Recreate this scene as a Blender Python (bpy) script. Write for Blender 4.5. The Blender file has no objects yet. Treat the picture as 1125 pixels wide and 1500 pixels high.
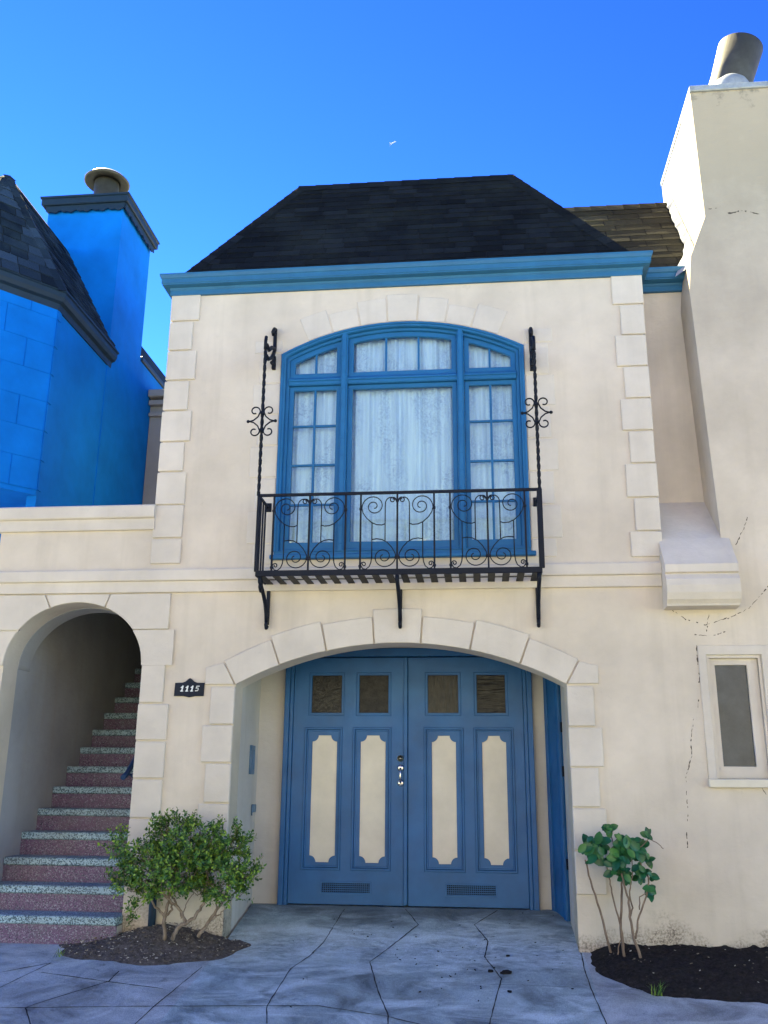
import bpy, bmesh, math, random
from mathutils import Vector, Matrix, noise

# ------------------------------------------------------------------ camera, sky, sun, exposure
scene = bpy.context.scene
COL = scene.collection
FPX, PITCH, YAW, ROLL, DIST = 1355.703, 0.2842061, -0.1033322, 0.0084411, 9.0
fw = Vector((math.sin(YAW)*math.cos(PITCH), math.cos(YAW)*math.cos(PITCH), math.sin(PITCH)))
_r = Vector((math.cos(YAW), -math.sin(YAW), 0)); _u = _r.cross(fw)
rt = _r*math.cos(ROLL) + _u*math.sin(ROLL)
up = -_r*math.sin(ROLL) + _u*math.cos(ROLL)
CAM = Vector((0, -DIST, 0))
cd = bpy.data.cameras.new('camera'); cam = bpy.data.objects.new('camera', cd); COL.objects.link(cam)
M = Matrix((rt, up, -fw)).transposed().to_4x4(); M.translation = CAM
cam.matrix_world = M
cd.sensor_fit = 'VERTICAL'; cd.sensor_height = 24; cd.sensor_width = 18; cd.lens = 24*FPX/1500
cd.clip_end = 20000; cd.clip_start = .05
scene.camera = cam

SUN = Vector((-.42, .475, .775)).normalized()
world = bpy.data.worlds.new('World'); scene.world = world; world.use_nodes = True
wn = world.node_tree; wn.nodes.clear()
sky = wn.nodes.new('ShaderNodeTexSky'); sky.sky_type = 'NISHITA'; sky.sun_disc = False
sky.sun_elevation = math.asin(SUN.z); sky.sun_rotation = math.atan2(SUN.x, SUN.y)
sky.air_density = 1.0; sky.dust_density = 0.0; sky.ozone_density = 3.0; sky.altitude = 50
bg = wn.nodes.new('ShaderNodeBackground'); bg.inputs['Strength'].default_value = .05
wo = wn.nodes.new('ShaderNodeOutputWorld')
hs = wn.nodes.new('ShaderNodeHueSaturation'); hs.inputs['Hue'].default_value = .508; hs.inputs['Saturation'].default_value = 1.12; hs.inputs['Value'].default_value = .475
gm_ = wn.nodes.new('ShaderNodeGamma'); gm_.inputs['Gamma'].default_value = 2.2; wn.links.new(hs.outputs[0], gm_.inputs[0])
wn.links.new(sky.outputs[0], hs.inputs['Color']); tint = wn.nodes.new('ShaderNodeMix'); tint.data_type = 'RGBA'; tint.blend_type = 'MULTIPLY'; tint.inputs[0].default_value = 1; tint.inputs[7].default_value = (.92, .98, .86, 1)
wn.links.new(gm_.outputs[0], tint.inputs[6]); wn.links.new(tint.outputs[2], bg.inputs[0]); wn.links.new(bg.outputs[0], wo.inputs[0])
sd = bpy.data.lights.new('sun', 'SUN'); sd.energy = 5.0; sd.angle = math.radians(.5); sd.color = (1, .865, .50)
sun = bpy.data.objects.new('sun', sd); COL.objects.link(sun)
sun.rotation_euler = SUN.to_track_quat('Z', 'Y').to_euler()
vs = scene.view_settings
vs.view_transform = 'Standard'; vs.look = 'None'; vs.gamma = 1; vs.exposure = 2.97

# ------------------------------------------------------------------ measuring helper: a photo point on a known plane
def ray(u, v): return rt*((u-562.5)/FPX) - up*((v-750)/FPX) + fw
def at(u, v, Y=None, X=None, Z=None):
    d = ray(u, v)
    t = (Y+DIST)/d.y if Y is not None else X/d.x if X is not None else Z/d.z
    return CAM + d*t

# ------------------------------------------------------------------ objects
def tag(o, label=None, cat=None, group=None, kind=None):
    for k, val in (('label', label), ('category', cat), ('group', group), ('kind', kind)):
        if val: o[k] = val
    return o
def empty(name, loc, label, cat, group=None):
    o = bpy.data.objects.new(name, None); COL.objects.link(o); o.location = loc
    o.empty_display_size = .2
    return tag(o, label, cat, group)
def link(name, me, m=None, parent=None, smooth=False):
    o = bpy.data.objects.new(name, me); COL.objects.link(o)
    if m and not me.materials: me.materials.append(m)
    if parent:
        o.parent = parent
        w = parent
        off = Vector()
        while w: off += w.location; w = w.parent
        o.location = -off + Vector((0, 0, 0))
        if parent.parent: o.location = Vector((0, 0, 0)) if parent.type == 'MESH' else o.location
    if smooth:
        for p in me.polygons: p.use_smooth = True
    return o

# ------------------------------------------------------------------ mesh helpers (all in scene coordinates)
def bm_mesh(bm, name='m'):
    me = bpy.data.meshes.new(name); bm.to_mesh(me); bm.free(); return me
def polyface(bm, pts, mi=0):
    f = bm.faces.new([bm.verts.new(p) for p in pts]); f.material_index = mi; return f
def addbox(bm, x0, x1, y0, y1, z0, z1, bev=0):
    b2 = bmesh.new()
    bmesh.ops.create_cube(b2, size=1)
    for v in b2.verts:
        v.co = Vector(((x0+x1)/2+v.co.x*(x1-x0), (y0+y1)/2+v.co.y*(y1-y0), (z0+z1)/2+v.co.z*(z1-z0)))
    if bev: bmesh.ops.bevel(b2, geom=b2.edges[:], offset=bev, segments=1, affect='EDGES')
    merge(bm, b2)
def merge(bm, b2):
    vm = {v: bm.verts.new(v.co) for v in b2.verts}
    for f in b2.faces:
        try:
            nf = bm.faces.new([vm[v] for v in f.verts]); nf.smooth = f.smooth; nf.material_index = f.material_index
        except ValueError: pass
    b2.free()
def box(x0, x1, y0, y1, z0, z1, bev=0):
    bm = bmesh.new(); addbox(bm, x0, x1, y0, y1, z0, z1, bev); return bm_mesh(bm)
def frame_box(bm, c, e1, e2, e3, bev=0):
    """box with centre c and half vectors e1 e2 e3"""
    b2 = bmesh.new(); bmesh.ops.create_cube(b2, size=2)
    for v in b2.verts: v.co = Vector(c) + e1*v.co.x + e2*v.co.y + e3*v.co.z
    if bev: bmesh.ops.bevel(b2, geom=b2.edges[:], offset=bev, segments=1, affect='EDGES')
    bmesh.ops.recalc_face_normals(b2, faces=b2.faces[:])
    merge(bm, b2)
def prism(loops, y0, y1, bev=0):
    """flat (x,z) outlines, the first the outer one and the others holes, made solid from y0 to y1"""
    cu = bpy.data.curves.new('c', 'CURVE'); cu.dimensions = '2D'; cu.fill_mode = 'BOTH'
    cu.extrude = abs(y1-y0)/2 - bev; cu.bevel_depth = bev; cu.bevel_resolution = 0; cu.offset = -bev
    for L in loops:
        s = cu.splines.new('POLY'); s.points.add(len(L)-1); s.use_cyclic_u = True
        for p, q in zip(s.points, L): p.co = (q[0], q[1], 0, 1)
    ob = bpy.data.objects.new('c', cu)
    me = bpy.data.meshes.new_from_object(ob)
    bpy.data.objects.remove(ob); bpy.data.curves.remove(cu)
    ym = (y0+y1)/2
    me.transform(Matrix(((1, 0, 0, 0), (0, 0, -1, ym), (0, 1, 0, 0), (0, 0, 0, 1))))
    me.materials.clear()
    return me
def sweep(path, prof, closed_ends=True):
    """profile of (out, z) swept along a plan path; out is to the right-hand side of travel"""
    bm = bmesh.new(); rings = []
    n = len(path)
    P = [Vector((p[0], p[1])) for p in path]
    for i in range(n):
        ds = []
        if i > 0: ds.append((P[i]-P[i-1]).normalized())
        if i < n-1: ds.append((P[i+1]-P[i]).normalized())
        ns = [Vector((d.y, -d.x)) for d in ds]
        m = sum(ns, Vector((0, 0))); m.normalize(); m = m/(m.dot(ns[0]))
        rings.append([bm.verts.new((P[i].x+m.x*o, P[i].y+m.y*o, z)) for o, z in prof])
    k = len(prof)
    for i in range(n-1):
        for j in range(k):
            a, b = rings[i], rings[i+1]
            bm.faces.new((a[j], a[(j+1) % k], b[(j+1) % k], b[j]))
    if closed_ends:
        bm.faces.new(rings[0]); bm.faces.new(rings[-1][::-1])
    bmesh.ops.recalc_face_normals(bm, faces=bm.faces[:])
    return bm_mesh(bm)
def addtube(bm, pts, r, segs=6, square=False, r1=None):
    pts = [Vector(p) for p in pts]; n = len(pts); prev = None; rings = []
    if square: segs = 4
    for i, p in enumerate(pts):
        t = (pts[min(i+1, n-1)]-pts[max(i-1, 0)]).normalized()
        if prev is None:
            a = Vector((0, 0, 1)) if abs(t.z) < .9 else Vector((0, 1, 0))
            nn = t.cross(a).normalized()
        else:
            nn = (prev - t*prev.dot(t)).normalized()
        prev = nn; b = t.cross(nn)
        rr = r if r1 is None else r+(r1-r)*i/(n-1)
        ph = math.pi/4 if square else 0
        q = rr*(1.414 if square else 1)
        rings.append([bm.verts.new(p+nn*math.cos(ph+2*math.pi*k/segs)*q+b*math.sin(ph+2*math.pi*k/segs)*q) for k in range(segs)])
    for i in range(n-1):
        for k in range(segs):
            f = bm.faces.new((rings[i][k], rings[i][(k+1) % segs], rings[i+1][(k+1) % segs], rings[i+1][k])); f.smooth = not square
    bm.faces.new(rings[0][::-1]); bm.faces.new(rings[-1])
def tubes(lst, r, segs=6, square=False):
    bm = bmesh.new()
    for p in lst: addtube(bm, p, r, segs, square)
    return bm_mesh(bm)
def lathe(prof, c, axis=Vector((0, 0, 1)), segs=28, smooth=True, y=None):
    """(radius, height) profile turned about an axis through c"""
    bm = bmesh.new(); axis = axis.normalized()
    a = axis.orthogonal().normalized(); b = axis.cross(a); rings = []
    for r, h in prof:
        rings.append([bm.verts.new(Vector(c)+axis*h+(a*math.cos(2*math.pi*k/segs)+b*math.sin(2*math.pi*k/segs))*max(r, 1e-4)) for k in range(segs)])
    for i in range(len(prof)-1):
        for k in range(segs):
            f = bm.faces.new((rings[i][k], rings[i][(k+1) % segs], rings[i+1][(k+1) % segs], rings[i+1][k])); f.smooth = smooth
    return bm_mesh(bm)
def solid(pts_lo, pts_hi):
    """closed solid between two matching polygons"""
    bm = bmesh.new(); n = len(pts_lo)
    a = [bm.verts.new(p) for p in pts_lo]; b = [bm.verts.new(p) for p in pts_hi]
    bm.faces.new(a); bm.faces.new(b)
    for i in range(n): bm.faces.new((a[i], a[(i+1) % n], b[(i+1) % n], b[i]))
    bmesh.ops.recalc_face_normals(bm, faces=bm.faces[:])
    return bm_mesh(bm)

# ------------------------------------------------------------------ materials
def srgb(r, g, b):
    f = lambda c: (c/255/12.92) if c/255 <= .04045 else ((c/255+.055)/1.055)**2.4
    return (f(r), f(g), f(b), 1)
class Mat:
    def __init__(s, name, col=(.5, .5, .5, 1), rough=.8, spec=.3, metal=0):
        s.m = bpy.data.materials.new(name); s.m.use_nodes = True
        s.t = s.m.node_tree; s.t.nodes.clear()
        s.out = s.n('ShaderNodeOutputMaterial'); s.p = s.n('ShaderNodeBsdfPrincipled')
        s.l(s.p.outputs[0], s.out.inputs[0])
        s.p.inputs['Base Color'].default_value = col if len(col) == 4 else (*col, 1)
        s.p.inputs['Roughness'].default_value = rough; s.p.inputs['Metallic'].default_value = metal
        s.p.inputs['Specular IOR Level'].default_value = spec
        s.tc = s.n('ShaderNodeTexCoord')
        s.col = None; s.bumpn = None
    def n(s, k, **kw):
        x = s.t.nodes.new(k)
        for a, b in kw.items(): setattr(x, a, b)
        return x
    def l(s, a, b): s.t.links.new(a, b)
    def coord(s, scale=(1, 1, 1), rot=(0, 0, 0)):
        mp = s.n('ShaderNodeMapping'); mp.inputs['Scale'].default_value = scale; mp.inputs['Rotation'].default_value = rot
        s.l(s.tc.outputs['Object'], mp.inputs[0]); return mp.outputs[0]
    def noise(s, scale, detail=4, rough=.55, vec=None, dist=0):
        x = s.n('ShaderNodeTexNoise'); x.inputs['Scale'].default_value = scale; x.inputs['Detail'].default_value = detail
        x.inputs['Roughness'].default_value = rough; x.inputs['Distortion'].default_value = dist
        s.l(vec or s.tc.outputs['Object'], x.inputs['Vector']); return x.outputs['Fac']
    def ramp(s, fac, stops):
        x = s.n('ShaderNodeValToRGB'); e = x.color_ramp.elements
        while len(e) < len(stops): e.new(.5)
        for q, (p, c) in zip(e, stops): q.position = p; q.color = c if len(c) == 4 else (*c, 1)
        s.l(fac, x.inputs[0]); return x.outputs[0]
    def math(s, op, a, b=None):
        x = s.n('ShaderNodeMath', operation=op)
        for i, q in enumerate((a, b)):
            if q is None: continue
            if isinstance(q, (int, float)): x.inputs[i].default_value = q
            else: s.l(q, x.inputs[i])
        return x.outputs[0]
    def mix(s, fac, a, b, mode='MIX'):
        x = s.n('ShaderNodeMix', data_type='RGBA', blend_type=mode)
        for i, q in ((0, fac), (6, a), (7, b)):
            if isinstance(q, (int, float)): x.inputs[i].default_value = q
            elif isinstance(q, tuple): x.inputs[i].default_value = q if len(q) == 4 else (*q, 1)
            else: s.l(q, x.inputs[i])
        return x.outputs[2]
    def base(s, c): s.l(c, s.p.inputs['Base Color']); s.col = c; return s
    def bump(s, h, strength=.3, dist=.01):
        x = s.n('ShaderNodeBump'); x.inputs['Strength'].default_value = strength; x.inputs['Distance'].default_value = dist
        s.l(h, x.inputs['Height'])
        if s.bumpn: s.l(s.bumpn, x.inputs['Normal'])
        s.bumpn = x.outputs[0]; s.l(s.bumpn, s.p.inputs['Normal']); return s
def sep(m, which):
    x = m.n('ShaderNodeSeparateXYZ'); m.l(m.tc.outputs['Object'], x.inputs[0]); return x.outputs[which]

def make_stucco(name, c, base_stain=False, grime=.35, weather_shade=0):
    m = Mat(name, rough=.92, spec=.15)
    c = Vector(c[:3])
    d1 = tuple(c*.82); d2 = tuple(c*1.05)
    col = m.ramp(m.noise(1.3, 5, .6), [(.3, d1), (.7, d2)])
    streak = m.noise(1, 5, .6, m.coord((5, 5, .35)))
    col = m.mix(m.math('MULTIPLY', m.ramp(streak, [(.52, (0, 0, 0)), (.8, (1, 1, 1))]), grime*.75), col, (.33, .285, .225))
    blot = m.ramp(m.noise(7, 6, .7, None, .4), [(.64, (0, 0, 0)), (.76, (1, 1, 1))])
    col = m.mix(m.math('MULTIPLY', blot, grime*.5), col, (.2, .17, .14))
    if base_stain:
        z = sep(m, 2); x = sep(m, 0)
        h = m.math('ADD', m.math('MULTIPLY', m.math('ADD', z, 1.55), -1.7), m.math('MULTIPLY', m.noise(2.2, 5, .7), 2.1))
        st = m.ramp(h, [(.42, (0, 0, 0)), (.80, (1, 1, 1))])
        sp = m.ramp(m.noise(46, 3, .7), [(.42, (0, 0, 0)), (.6, (1, 1, 1))])
        col = m.mix(m.math('MULTIPLY', m.math('MULTIPLY', st, sp), .85), col, (.035, .03, .03))
        warm = m.ramp(h, [(.35, (0, 0, 0)), (.95, (1, 1, 1))])
        col = m.mix(m.math('MULTIPLY', warm, .35), col, (.30, .235, .16))
    if weather_shade:
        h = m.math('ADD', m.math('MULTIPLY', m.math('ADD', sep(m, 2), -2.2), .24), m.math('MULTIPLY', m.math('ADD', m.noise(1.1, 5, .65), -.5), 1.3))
        col = m.mix(m.math('MULTIPLY', m.ramp(h, [(.0, (0, 0, 0)), (1.0, (1, 1, 1))]), weather_shade), col, (.335, .285, .225))  # greyer up the stack: fading light put into the colour, with weathering
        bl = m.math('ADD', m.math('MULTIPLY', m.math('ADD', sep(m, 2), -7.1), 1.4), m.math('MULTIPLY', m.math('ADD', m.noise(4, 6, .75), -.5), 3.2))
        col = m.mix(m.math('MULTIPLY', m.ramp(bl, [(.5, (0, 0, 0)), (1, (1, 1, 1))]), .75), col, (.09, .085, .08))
    m.base(col)
    m.bump(m.noise(1.8, 2), .30, .05)
    m.bump(m.noise(9, 4, .6, m.coord((1, 1, 1.6))), .45, .014)
    m.bump(m.noise(120, 3), .35, .003)
    return m.m
CREAM = (.62, .542, .45)
stucco = make_stucco('cream_stucco', CREAM, True)
stone = make_stucco('cream_block_paint', (.615, .552, .478), True, .25)
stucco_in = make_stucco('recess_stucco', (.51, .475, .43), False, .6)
stucco_stair = make_stucco('stairway_stucco', (.38, .38, .385), False, .5)  # same paint, darkened: the stair tunnel's shade is put into the colour
stucco_grey = make_stucco('grey_stucco', (.26, .265, .27), False, .3)
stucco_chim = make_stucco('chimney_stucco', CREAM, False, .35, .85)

def make_paint(name, c, rough=.45, spec=.4, var=.12, wear=.0):
    m = Mat(name, rough=rough, spec=spec); c = Vector(c[:3])
    col = m.ramp(m.noise(3.5, 5, .6), [(.3, tuple(c*(1-var))), (.7, tuple(c*(1+var)))])
    if wear:
        w = m.ramp(m.noise(14, 8, .75), [(.70, (0, 0, 0)), (.76, (1, 1, 1))])
        col = m.mix(m.math('MULTIPLY', w, wear), col, (.45, .45, .43))
    m.base(col); m.bump(m.noise(30, 4, .6, m.coord((3, 3, .5))), .16, .004); m.bump(m.noise(160, 2), .12, .002)
    r = m.n('ShaderNodeMapRange'); r.inputs[3].default_value = rough-.1; r.inputs[4].default_value = rough+.15
    m.l(m.noise(8, 3), r.inputs[0]); m.l(r.outputs[0], m.p.inputs['Roughness'])
    return m.m
TRIM = (.024, .122, .25)
trim = make_paint('blue_trim_paint', TRIM, .5, .3, .12, .25)
trim_win = make_paint('blue_window_paint', (.012, .12, .295), .5, .3, .10, .15)
door_blue = make_paint('blue_door_paint', (.013, .093, .25), .42, .35, .16, .30)
panel_cream = make_paint('cream_panel_paint', (.62, .565, .46), .6, .3, .09)
def make_blue_stucco(name, c):
    m = Mat(name, rough=.8, spec=.10); c = Vector(c)
    m.base(m.ramp(m.noise(1.6, 5, .6), [(.3, tuple(c*.78)), (.7, tuple(c*1.1))]))
    m.bump(m.noise(2.5, 3), .3, .04); m.bump(m.noise(14, 4), .25, .01); m.bump(m.noise(130, 2), .3, .003)
    return m.m
bright_blue = make_blue_stucco('bright_blue_stucco', (.002, .165, .64))
dark_slate = make_paint('dark_slate_paint', (.010, .026, .052), .5, .25, .1)
slot_paint = make_paint('grey_blue_paint', (.10, .17, .25), .5, .3, .15)
rail_paint = make_paint('navy_rail_paint', (.008, .03, .085), .45, .35, .15)
iron = make_paint('black_iron_paint', (.0035, .006, .014), .55, .22, .25, .06)
brass = Mat('aged_brass', (.42, .36, .24), .3, .5, 1).m
chrome = Mat('dull_chrome', (.62, .60, .56), .22, .5, 1).m
dark = Mat('dark_interior', (.012, .012, .014), .95, .1).m
def make_galv(name, c=(.42, .43, .42)):
    m = Mat(name, rough=.55, metal=.35, spec=.4); c = Vector(c)
    col = m.ramp(m.noise(9, 6, .7), [(.3, tuple(c*.7)), (.7, tuple(c*1.15))])
    rust = m.ramp(m.noise(3.6, 5, .7), [(.66, (0, 0, 0)), (.72, (1, 1, 1))])
    col = m.mix(m.math('MULTIPLY', rust, .8), col, (.16, .06, .025)); m.base(col)
    m.bump(m.noise(60, 3), .1, .003); return m.m
galv = make_galv('galvanised_metal', (.075, .072, .062))
flash_m = make_galv('metal_flashing', (.34, .37, .41))
def make_shingle(name, c, var=.45, spread=None):
    m = Mat(name, rough=.95, spec=.03)
    g = m.n('ShaderNodeNewGeometry'); c = Vector(c)
    col = m.ramp(g.outputs['Random Per Island'], [(0, tuple(c*(1-var))), (.6, tuple(c)), (1, tuple(c*(1+var*1.3)))])
    pat = m.ramp(m.noise(1.1, 5, .65), [(.45, (0, 0, 0)), (.72, (1, 1, 1))])
    col = m.mix(m.math('MULTIPLY', pat, .5), col, (c[0]*2.6, c[1]*2.5, c[2]*1.9))
    gr = m.ramp(m.noise(240, 2), [(.3, (.55, .55, .55)), (.7, (1.35, 1.35, 1.35))])
    col = m.mix(1, col, gr, 'MULTIPLY'); m.base(col)
    m.bump(m.noise(220, 2), .5, .004); m.bump(m.noise(20, 3), .3, .008)
    return m.m
sh_dark = make_shingle('dark_roof_shingle', (.0105, .0132, .0175), .35)
sh_brown = make_shingle('brown_roof_shingle', (.035, .034, .028), .3)  # lighter, browner base colour for the lower roof
sh_slate = make_shingle('slate_blue_shingle', (.020, .034, .060), .6)

def make_terrazzo(name, base, specks, scale, dens):
    m = Mat(name, rough=.55, spec=.4)
    v = m.n('ShaderNodeTexVoronoi'); v.inputs['Scale'].default_value = scale
    m.l(m.tc.outputs['Object'], v.inputs['Vector'])
    s2 = m.n('ShaderNodeSeparateColor'); m.l(v.outputs['Color'], s2.inputs[0])
    col = m.ramp(s2.outputs[0], [(0, base[0]), (dens, base[1]), (dens+.02, specks[0]), (1, specks[1])])
    col = m.mix(m.math('MULTIPLY', m.ramp(m.noise(3, 4), [(.4, (0, 0, 0)), (.75, (1, 1, 1))]), .35), col, (.12, .11, .11))
    m.base(col); m.bump(m.noise(90, 2), .15, .002); return m.m
tz_tread = make_terrazzo('pale_terrazzo', ((.25, .38, .45), (.37, .50, .56)), ((.03, .07, .10), (.09, .15, .18)), 100, .60)
tz_riser = make_terrazzo('mauve_terrazzo', ((.095, .05, .105), (.17, .095, .17)), ((.018, .012, .035), (.30, .27, .34)), 120, .60)

def make_concrete(name, c, stain=.6, light=(.52, .53, .53), band=False):
    m = Mat(name, rough=.8, spec=.3); c = Vector(c)
    col = m.ramp(m.noise(2.2, 6, .65, None, .6), [(.32, tuple(c*.45)), (.5, tuple(c*.95)), (.72, tuple(c*1.5))])
    sm = m.ramp(m.noise(1.5, 7, .62, m.coord((.9, 1.7, 1)), .9), [(.50, (0, 0, 0)), (.66, (1, 1, 1))])
    col = m.mix(m.math('MULTIPLY', sm, stain), col, light)
    dk = m.ramp(m.noise(4.5, 6, .7, m.coord((1, 1.8, 1)), 1.0), [(.60, (0, 0, 0)), (.74, (1, 1, 1))])
    col = m.mix(m.math('MULTIPLY', dk, .75), col, tuple(c*.3))
    if band:   # efflorescence washed out across the apron, damp patch along the door
        y = m.math('ADD', m.math('MULTIPLY', m.math('ADD', sep(m, 1), 1.3), .42), m.math('MULTIPLY', m.math('ADD', m.noise(1.7, 6, .7, m.coord((1, 2.2, 1)), .8), -.5), .55))
        lb = m.ramp(y, [(.30, (0, 0, 0)), (.46, (1, 1, 1)), (.62, (1, 1, 1)), (.74, (0, 0, 0))])
        lb = m.math('MULTIPLY', lb, m.ramp(m.noise(9, 6, .75, m.coord((1, 2.5, 1)), .6), [(.38, (0, 0, 0)), (.62, (1, 1, 1))]))
        col = m.mix(m.math('MULTIPLY', lb, .75), col, (.60, .72, .78))
        db = m.ramp(y, [(.78, (0, 0, 0)), (.92, (1, 1, 1))])
        col = m.mix(m.math('MULTIPLY', db, .7), col, tuple(c*.3))
    gr = m.ramp(m.noise(60, 5, .8), [(.62, (0, 0, 0)), (.72, (1, 1, 1))])
    col = m.mix(m.math('MULTIPLY', gr, .35), col, tuple(c*.35))
    sp = m.ramp(m.noise(150, 2), [(.35, (.7, .7, .7)), (.65, (1.2, 1.2, 1.2))])
    col = m.mix(1, col, sp, 'MULTIPLY'); m.base(col)
    r = m.ramp(m.noise(2.6, 4), [(.35, (.45, .45, .45)), (.65, (.9, .9, .9))]); m.l(r, m.p.inputs['Roughness'])
    m.bump(m.noise(5, 4), .2, .02); m.bump(m.noise(110, 3), .3, .003)
    return m.m
conc_drive = make_concrete('stained_driveway_concrete', (.29, .37, .385), .85, (.56, .68, .71), True)
conc_walk = make_concrete('pavement_concrete', (.34, .385, .40), .7, (.52, .58, .60))
joint_m = Mat('joint_dirt', (.045, .044, .043), .95, .1).m
def make_soil(k=1):
    m = Mat('soil', rough=.95, spec=.1)
    m.base(m.ramp(m.noise(30, 6, .7), [(.3, (.013*k, .011*k, .0095*k)), (.6, (.032*k, .028*k, .026*k)), (.8, (.08*k, .07*k, .058*k))]))
    m.bump(m.noise(35, 6, .7), .8, .03); return m.m
soil_m = make_soil(1.0); soil_dust = make_soil(4.2)
asphalt = Mat('asphalt', (.10, .102, .105), .9, .2).m
far_ground = Mat('pale_ground', (.35, .355, .355), .9, .2).m
def make_obscure(name, kind):
    m = Mat(name, (.022, .021, .020), .16, .2)
    if kind == 'pebble': h = m.noise(24, 3, .6, None, 1)
    elif kind == 'rough': h = m.noise(38, 4, .7)
    elif kind == 'vert': h = m.noise(6, 3, .6, m.coord((7, 1, .7)), .5)
    else: h = m.noise(6, 3, .6, m.coord((.7, 1, 7)), .4)
    col = m.ramp(m.noise(12, 4, .7), [(.35, (.012, .012, .012)), (.75, (.036, .034, .031))]); m.base(col)
    m.bump(h, .5, .02); return m.m
glass_kinds = [make_obscure('obscure_glass_'+k, k) for k in ('pebble', 'rough', 'vert', 'horiz')]
dark_glass = Mat('dark_glass', (.022, .034, .05), .25, .5); dark_glass.base(dark_glass.ramp(dark_glass.noise(5, 5, .7), [(.3, (.016, .025, .04)), (.7, (.04, .055, .075))])); dark_glass.bump(dark_glass.noise(60, 3), .12, .004); dark_glass = dark_glass.m
def make_glass():
    m = bpy.data.materials.new('window_glass'); m.use_nodes = True; t = m.node_tree; t.nodes.clear()
    o = t.nodes.new('ShaderNodeOutputMaterial'); mx = t.nodes.new('ShaderNodeMixShader'); f = t.nodes.new('ShaderNodeFresnel')
    tr = t.nodes.new('ShaderNodeBsdfTransparent'); gl = t.nodes.new('ShaderNodeBsdfGlossy')
    f.inputs[0].default_value = 1.5; tr.inputs[0].default_value = (.90, .97, 1, 1); gl.inputs['Roughness'].default_value = .02
    b = t.nodes.new('ShaderNodeBump'); nz = t.nodes.new('ShaderNodeTexNoise'); nz.inputs['Scale'].default_value = 2.5
    b.inputs['Strength'].default_value = .25; b.inputs['Distance'].default_value = .02
    tc = t.nodes.new('ShaderNodeTexCoord'); t.links.new(tc.outputs['Object'], nz.inputs[0])
    t.links.new(nz.outputs[0], b.inputs['Height']); t.links.new(b.outputs[0], gl.inputs['Normal'])
    t.links.new(f.outputs[0], mx.inputs[0]); t.links.new(tr.outputs[0], mx.inputs[1]); t.links.new(gl.outputs[0], mx.inputs[2])
    t.links.new(mx.outputs[0], o.inputs[0]); return m
glass = make_glass()
def make_lace():
    m = Mat('lace_fabric', rough=.9, spec=.1)
    
    v = m.noise(19, 5, .75, m.coord((1, .2, 1)), 1.6)
    leaf = m.ramp(v, [(.44, (0, 0, 0)), (.66, (1, 1, 1))])
    reg = m.ramp(m.noise(2.4, 2, .5, m.coord((1.6, .3, .7))), [(.40, (0, 0, 0)), (.56, (1, 1, 1))])
    col = m.mix(m.math('MULTIPLY', m.math('MULTIPLY', leaf, reg), .75), (.88, .95, .98), (.42, .50, .64))
    th = m.ramp(m.noise(5, 4, .6, m.coord((6, .5, .25))), [(.3, (.70, .74, .84)), (.7, (1, 1, 1))])
    m.base(m.mix(1, col, th, 'MULTIPLY')); m.bump(m.noise(90, 2), .3, .003)
    return m.m
lace = make_lace()
def make_leaf(name, c0, c1, c2, rough=.5):
    m = Mat(name, rough=rough, spec=.35)
    g = m.n('ShaderNodeNewGeometry')
    m.base(m.ramp(g.outputs['Random Per Island'], [(0, c0), (.55, c1), (1, c2)]))
    m.p.inputs['Subsurface Weight'].default_value = 0
    return m.m
leaf_box = make_leaf('hedge_leaf', (.022, .065, .014), (.06, .155, .022), (.24, .36, .04))
leaf_big = make_leaf('broad_leaf', (.008, .060, .024), (.014, .095, .034), (.05, .16, .03), .35)
def make_bark(name, a, b):
    m = Mat(name, rough=.9, spec=.15); m.base(m.ramp(m.noise(22, 5, .7, m.coord((1, 1, .3))), [(.3, a), (.7, b)]))
    m.bump(m.noise(40, 4), .5, .01); return m.m
bark = make_bark('shrub_bark', (.10, .075, .055), (.34, .27, .21))
bark2 = make_bark('stem_bark', (.10, .07, .05), (.26, .19, .14))
digit_m = Mat('white_enamel', (.75, .76, .74), .5, .3).m
plaque_m = make_paint('dark_plaque_paint', (.003, .008, .022), .5, .2, .25)
crack_m = Mat('crack_dark', (.085, .072, .062), .95, .1).m  # dark colour of the crack strips

# ================================================================== THE CREAM HOUSE
house = empty('cream_house', (0, 0, -1.45), 'cream stucco row house with blue trim, arched window and a dark mansard roof', 'house')
def H(name, me, m, parent=None, smooth=False): return link(name, me, m, parent or house, smooth)
XL, XR = -3.32, 1.78                      # the tower
WT = 5.25                                 # tower wall top
def arc(cx, cz, R, x0, x1, n=28):
    out = []
    for i in range(n+1):
        x = x0+(x1-x0)*i/n; out.append((x, cz+math.sqrt(max(R*R-(x-cx)**2, 0))))
    return out
# garage opening
gx0, gx1, gsp = -2.385, .82, .905
gR = 3.388; gcx = (gx0+gx1)/2; gcz = 1.307-gR
gar = [(gx0, -1.9)] + arc(gcx, gcz, gR, gx0, gx1, 36) + [(gx1, -1.9)]
# stair opening
sx0, sx1, ssp, srise = -4.797, -3.345, 1.104, .637
scx = (sx0+sx1)/2; sa = (sx1-sx0)/2
def sell(d=0, n=32):
    return [(scx-(sa+d)*math.cos(math.pi*i/n), ssp+(srise+d)*math.sin(math.pi*i/n)) for i in range(n+1)]
stair_open = [(sx0, -1.9)] + sell() + [(sx1, -1.9)]
# window opening
wx0, wx1, wsp, wz0 = -2.06, .535, 4.44, 2.19
wcx = (wx0+wx1)/2; wR = 2.69; wtop = 4.777; wcz = wtop-wR
def warc(d, n=32):
    """arch line of the window moved inwards by d"""
    return arc(wcx, wcz, wR-d, wx0+d, wx1-d, n)
win_open = [(wx0, wz0)] + warc(0) + [(wx1, wz0)]
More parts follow.
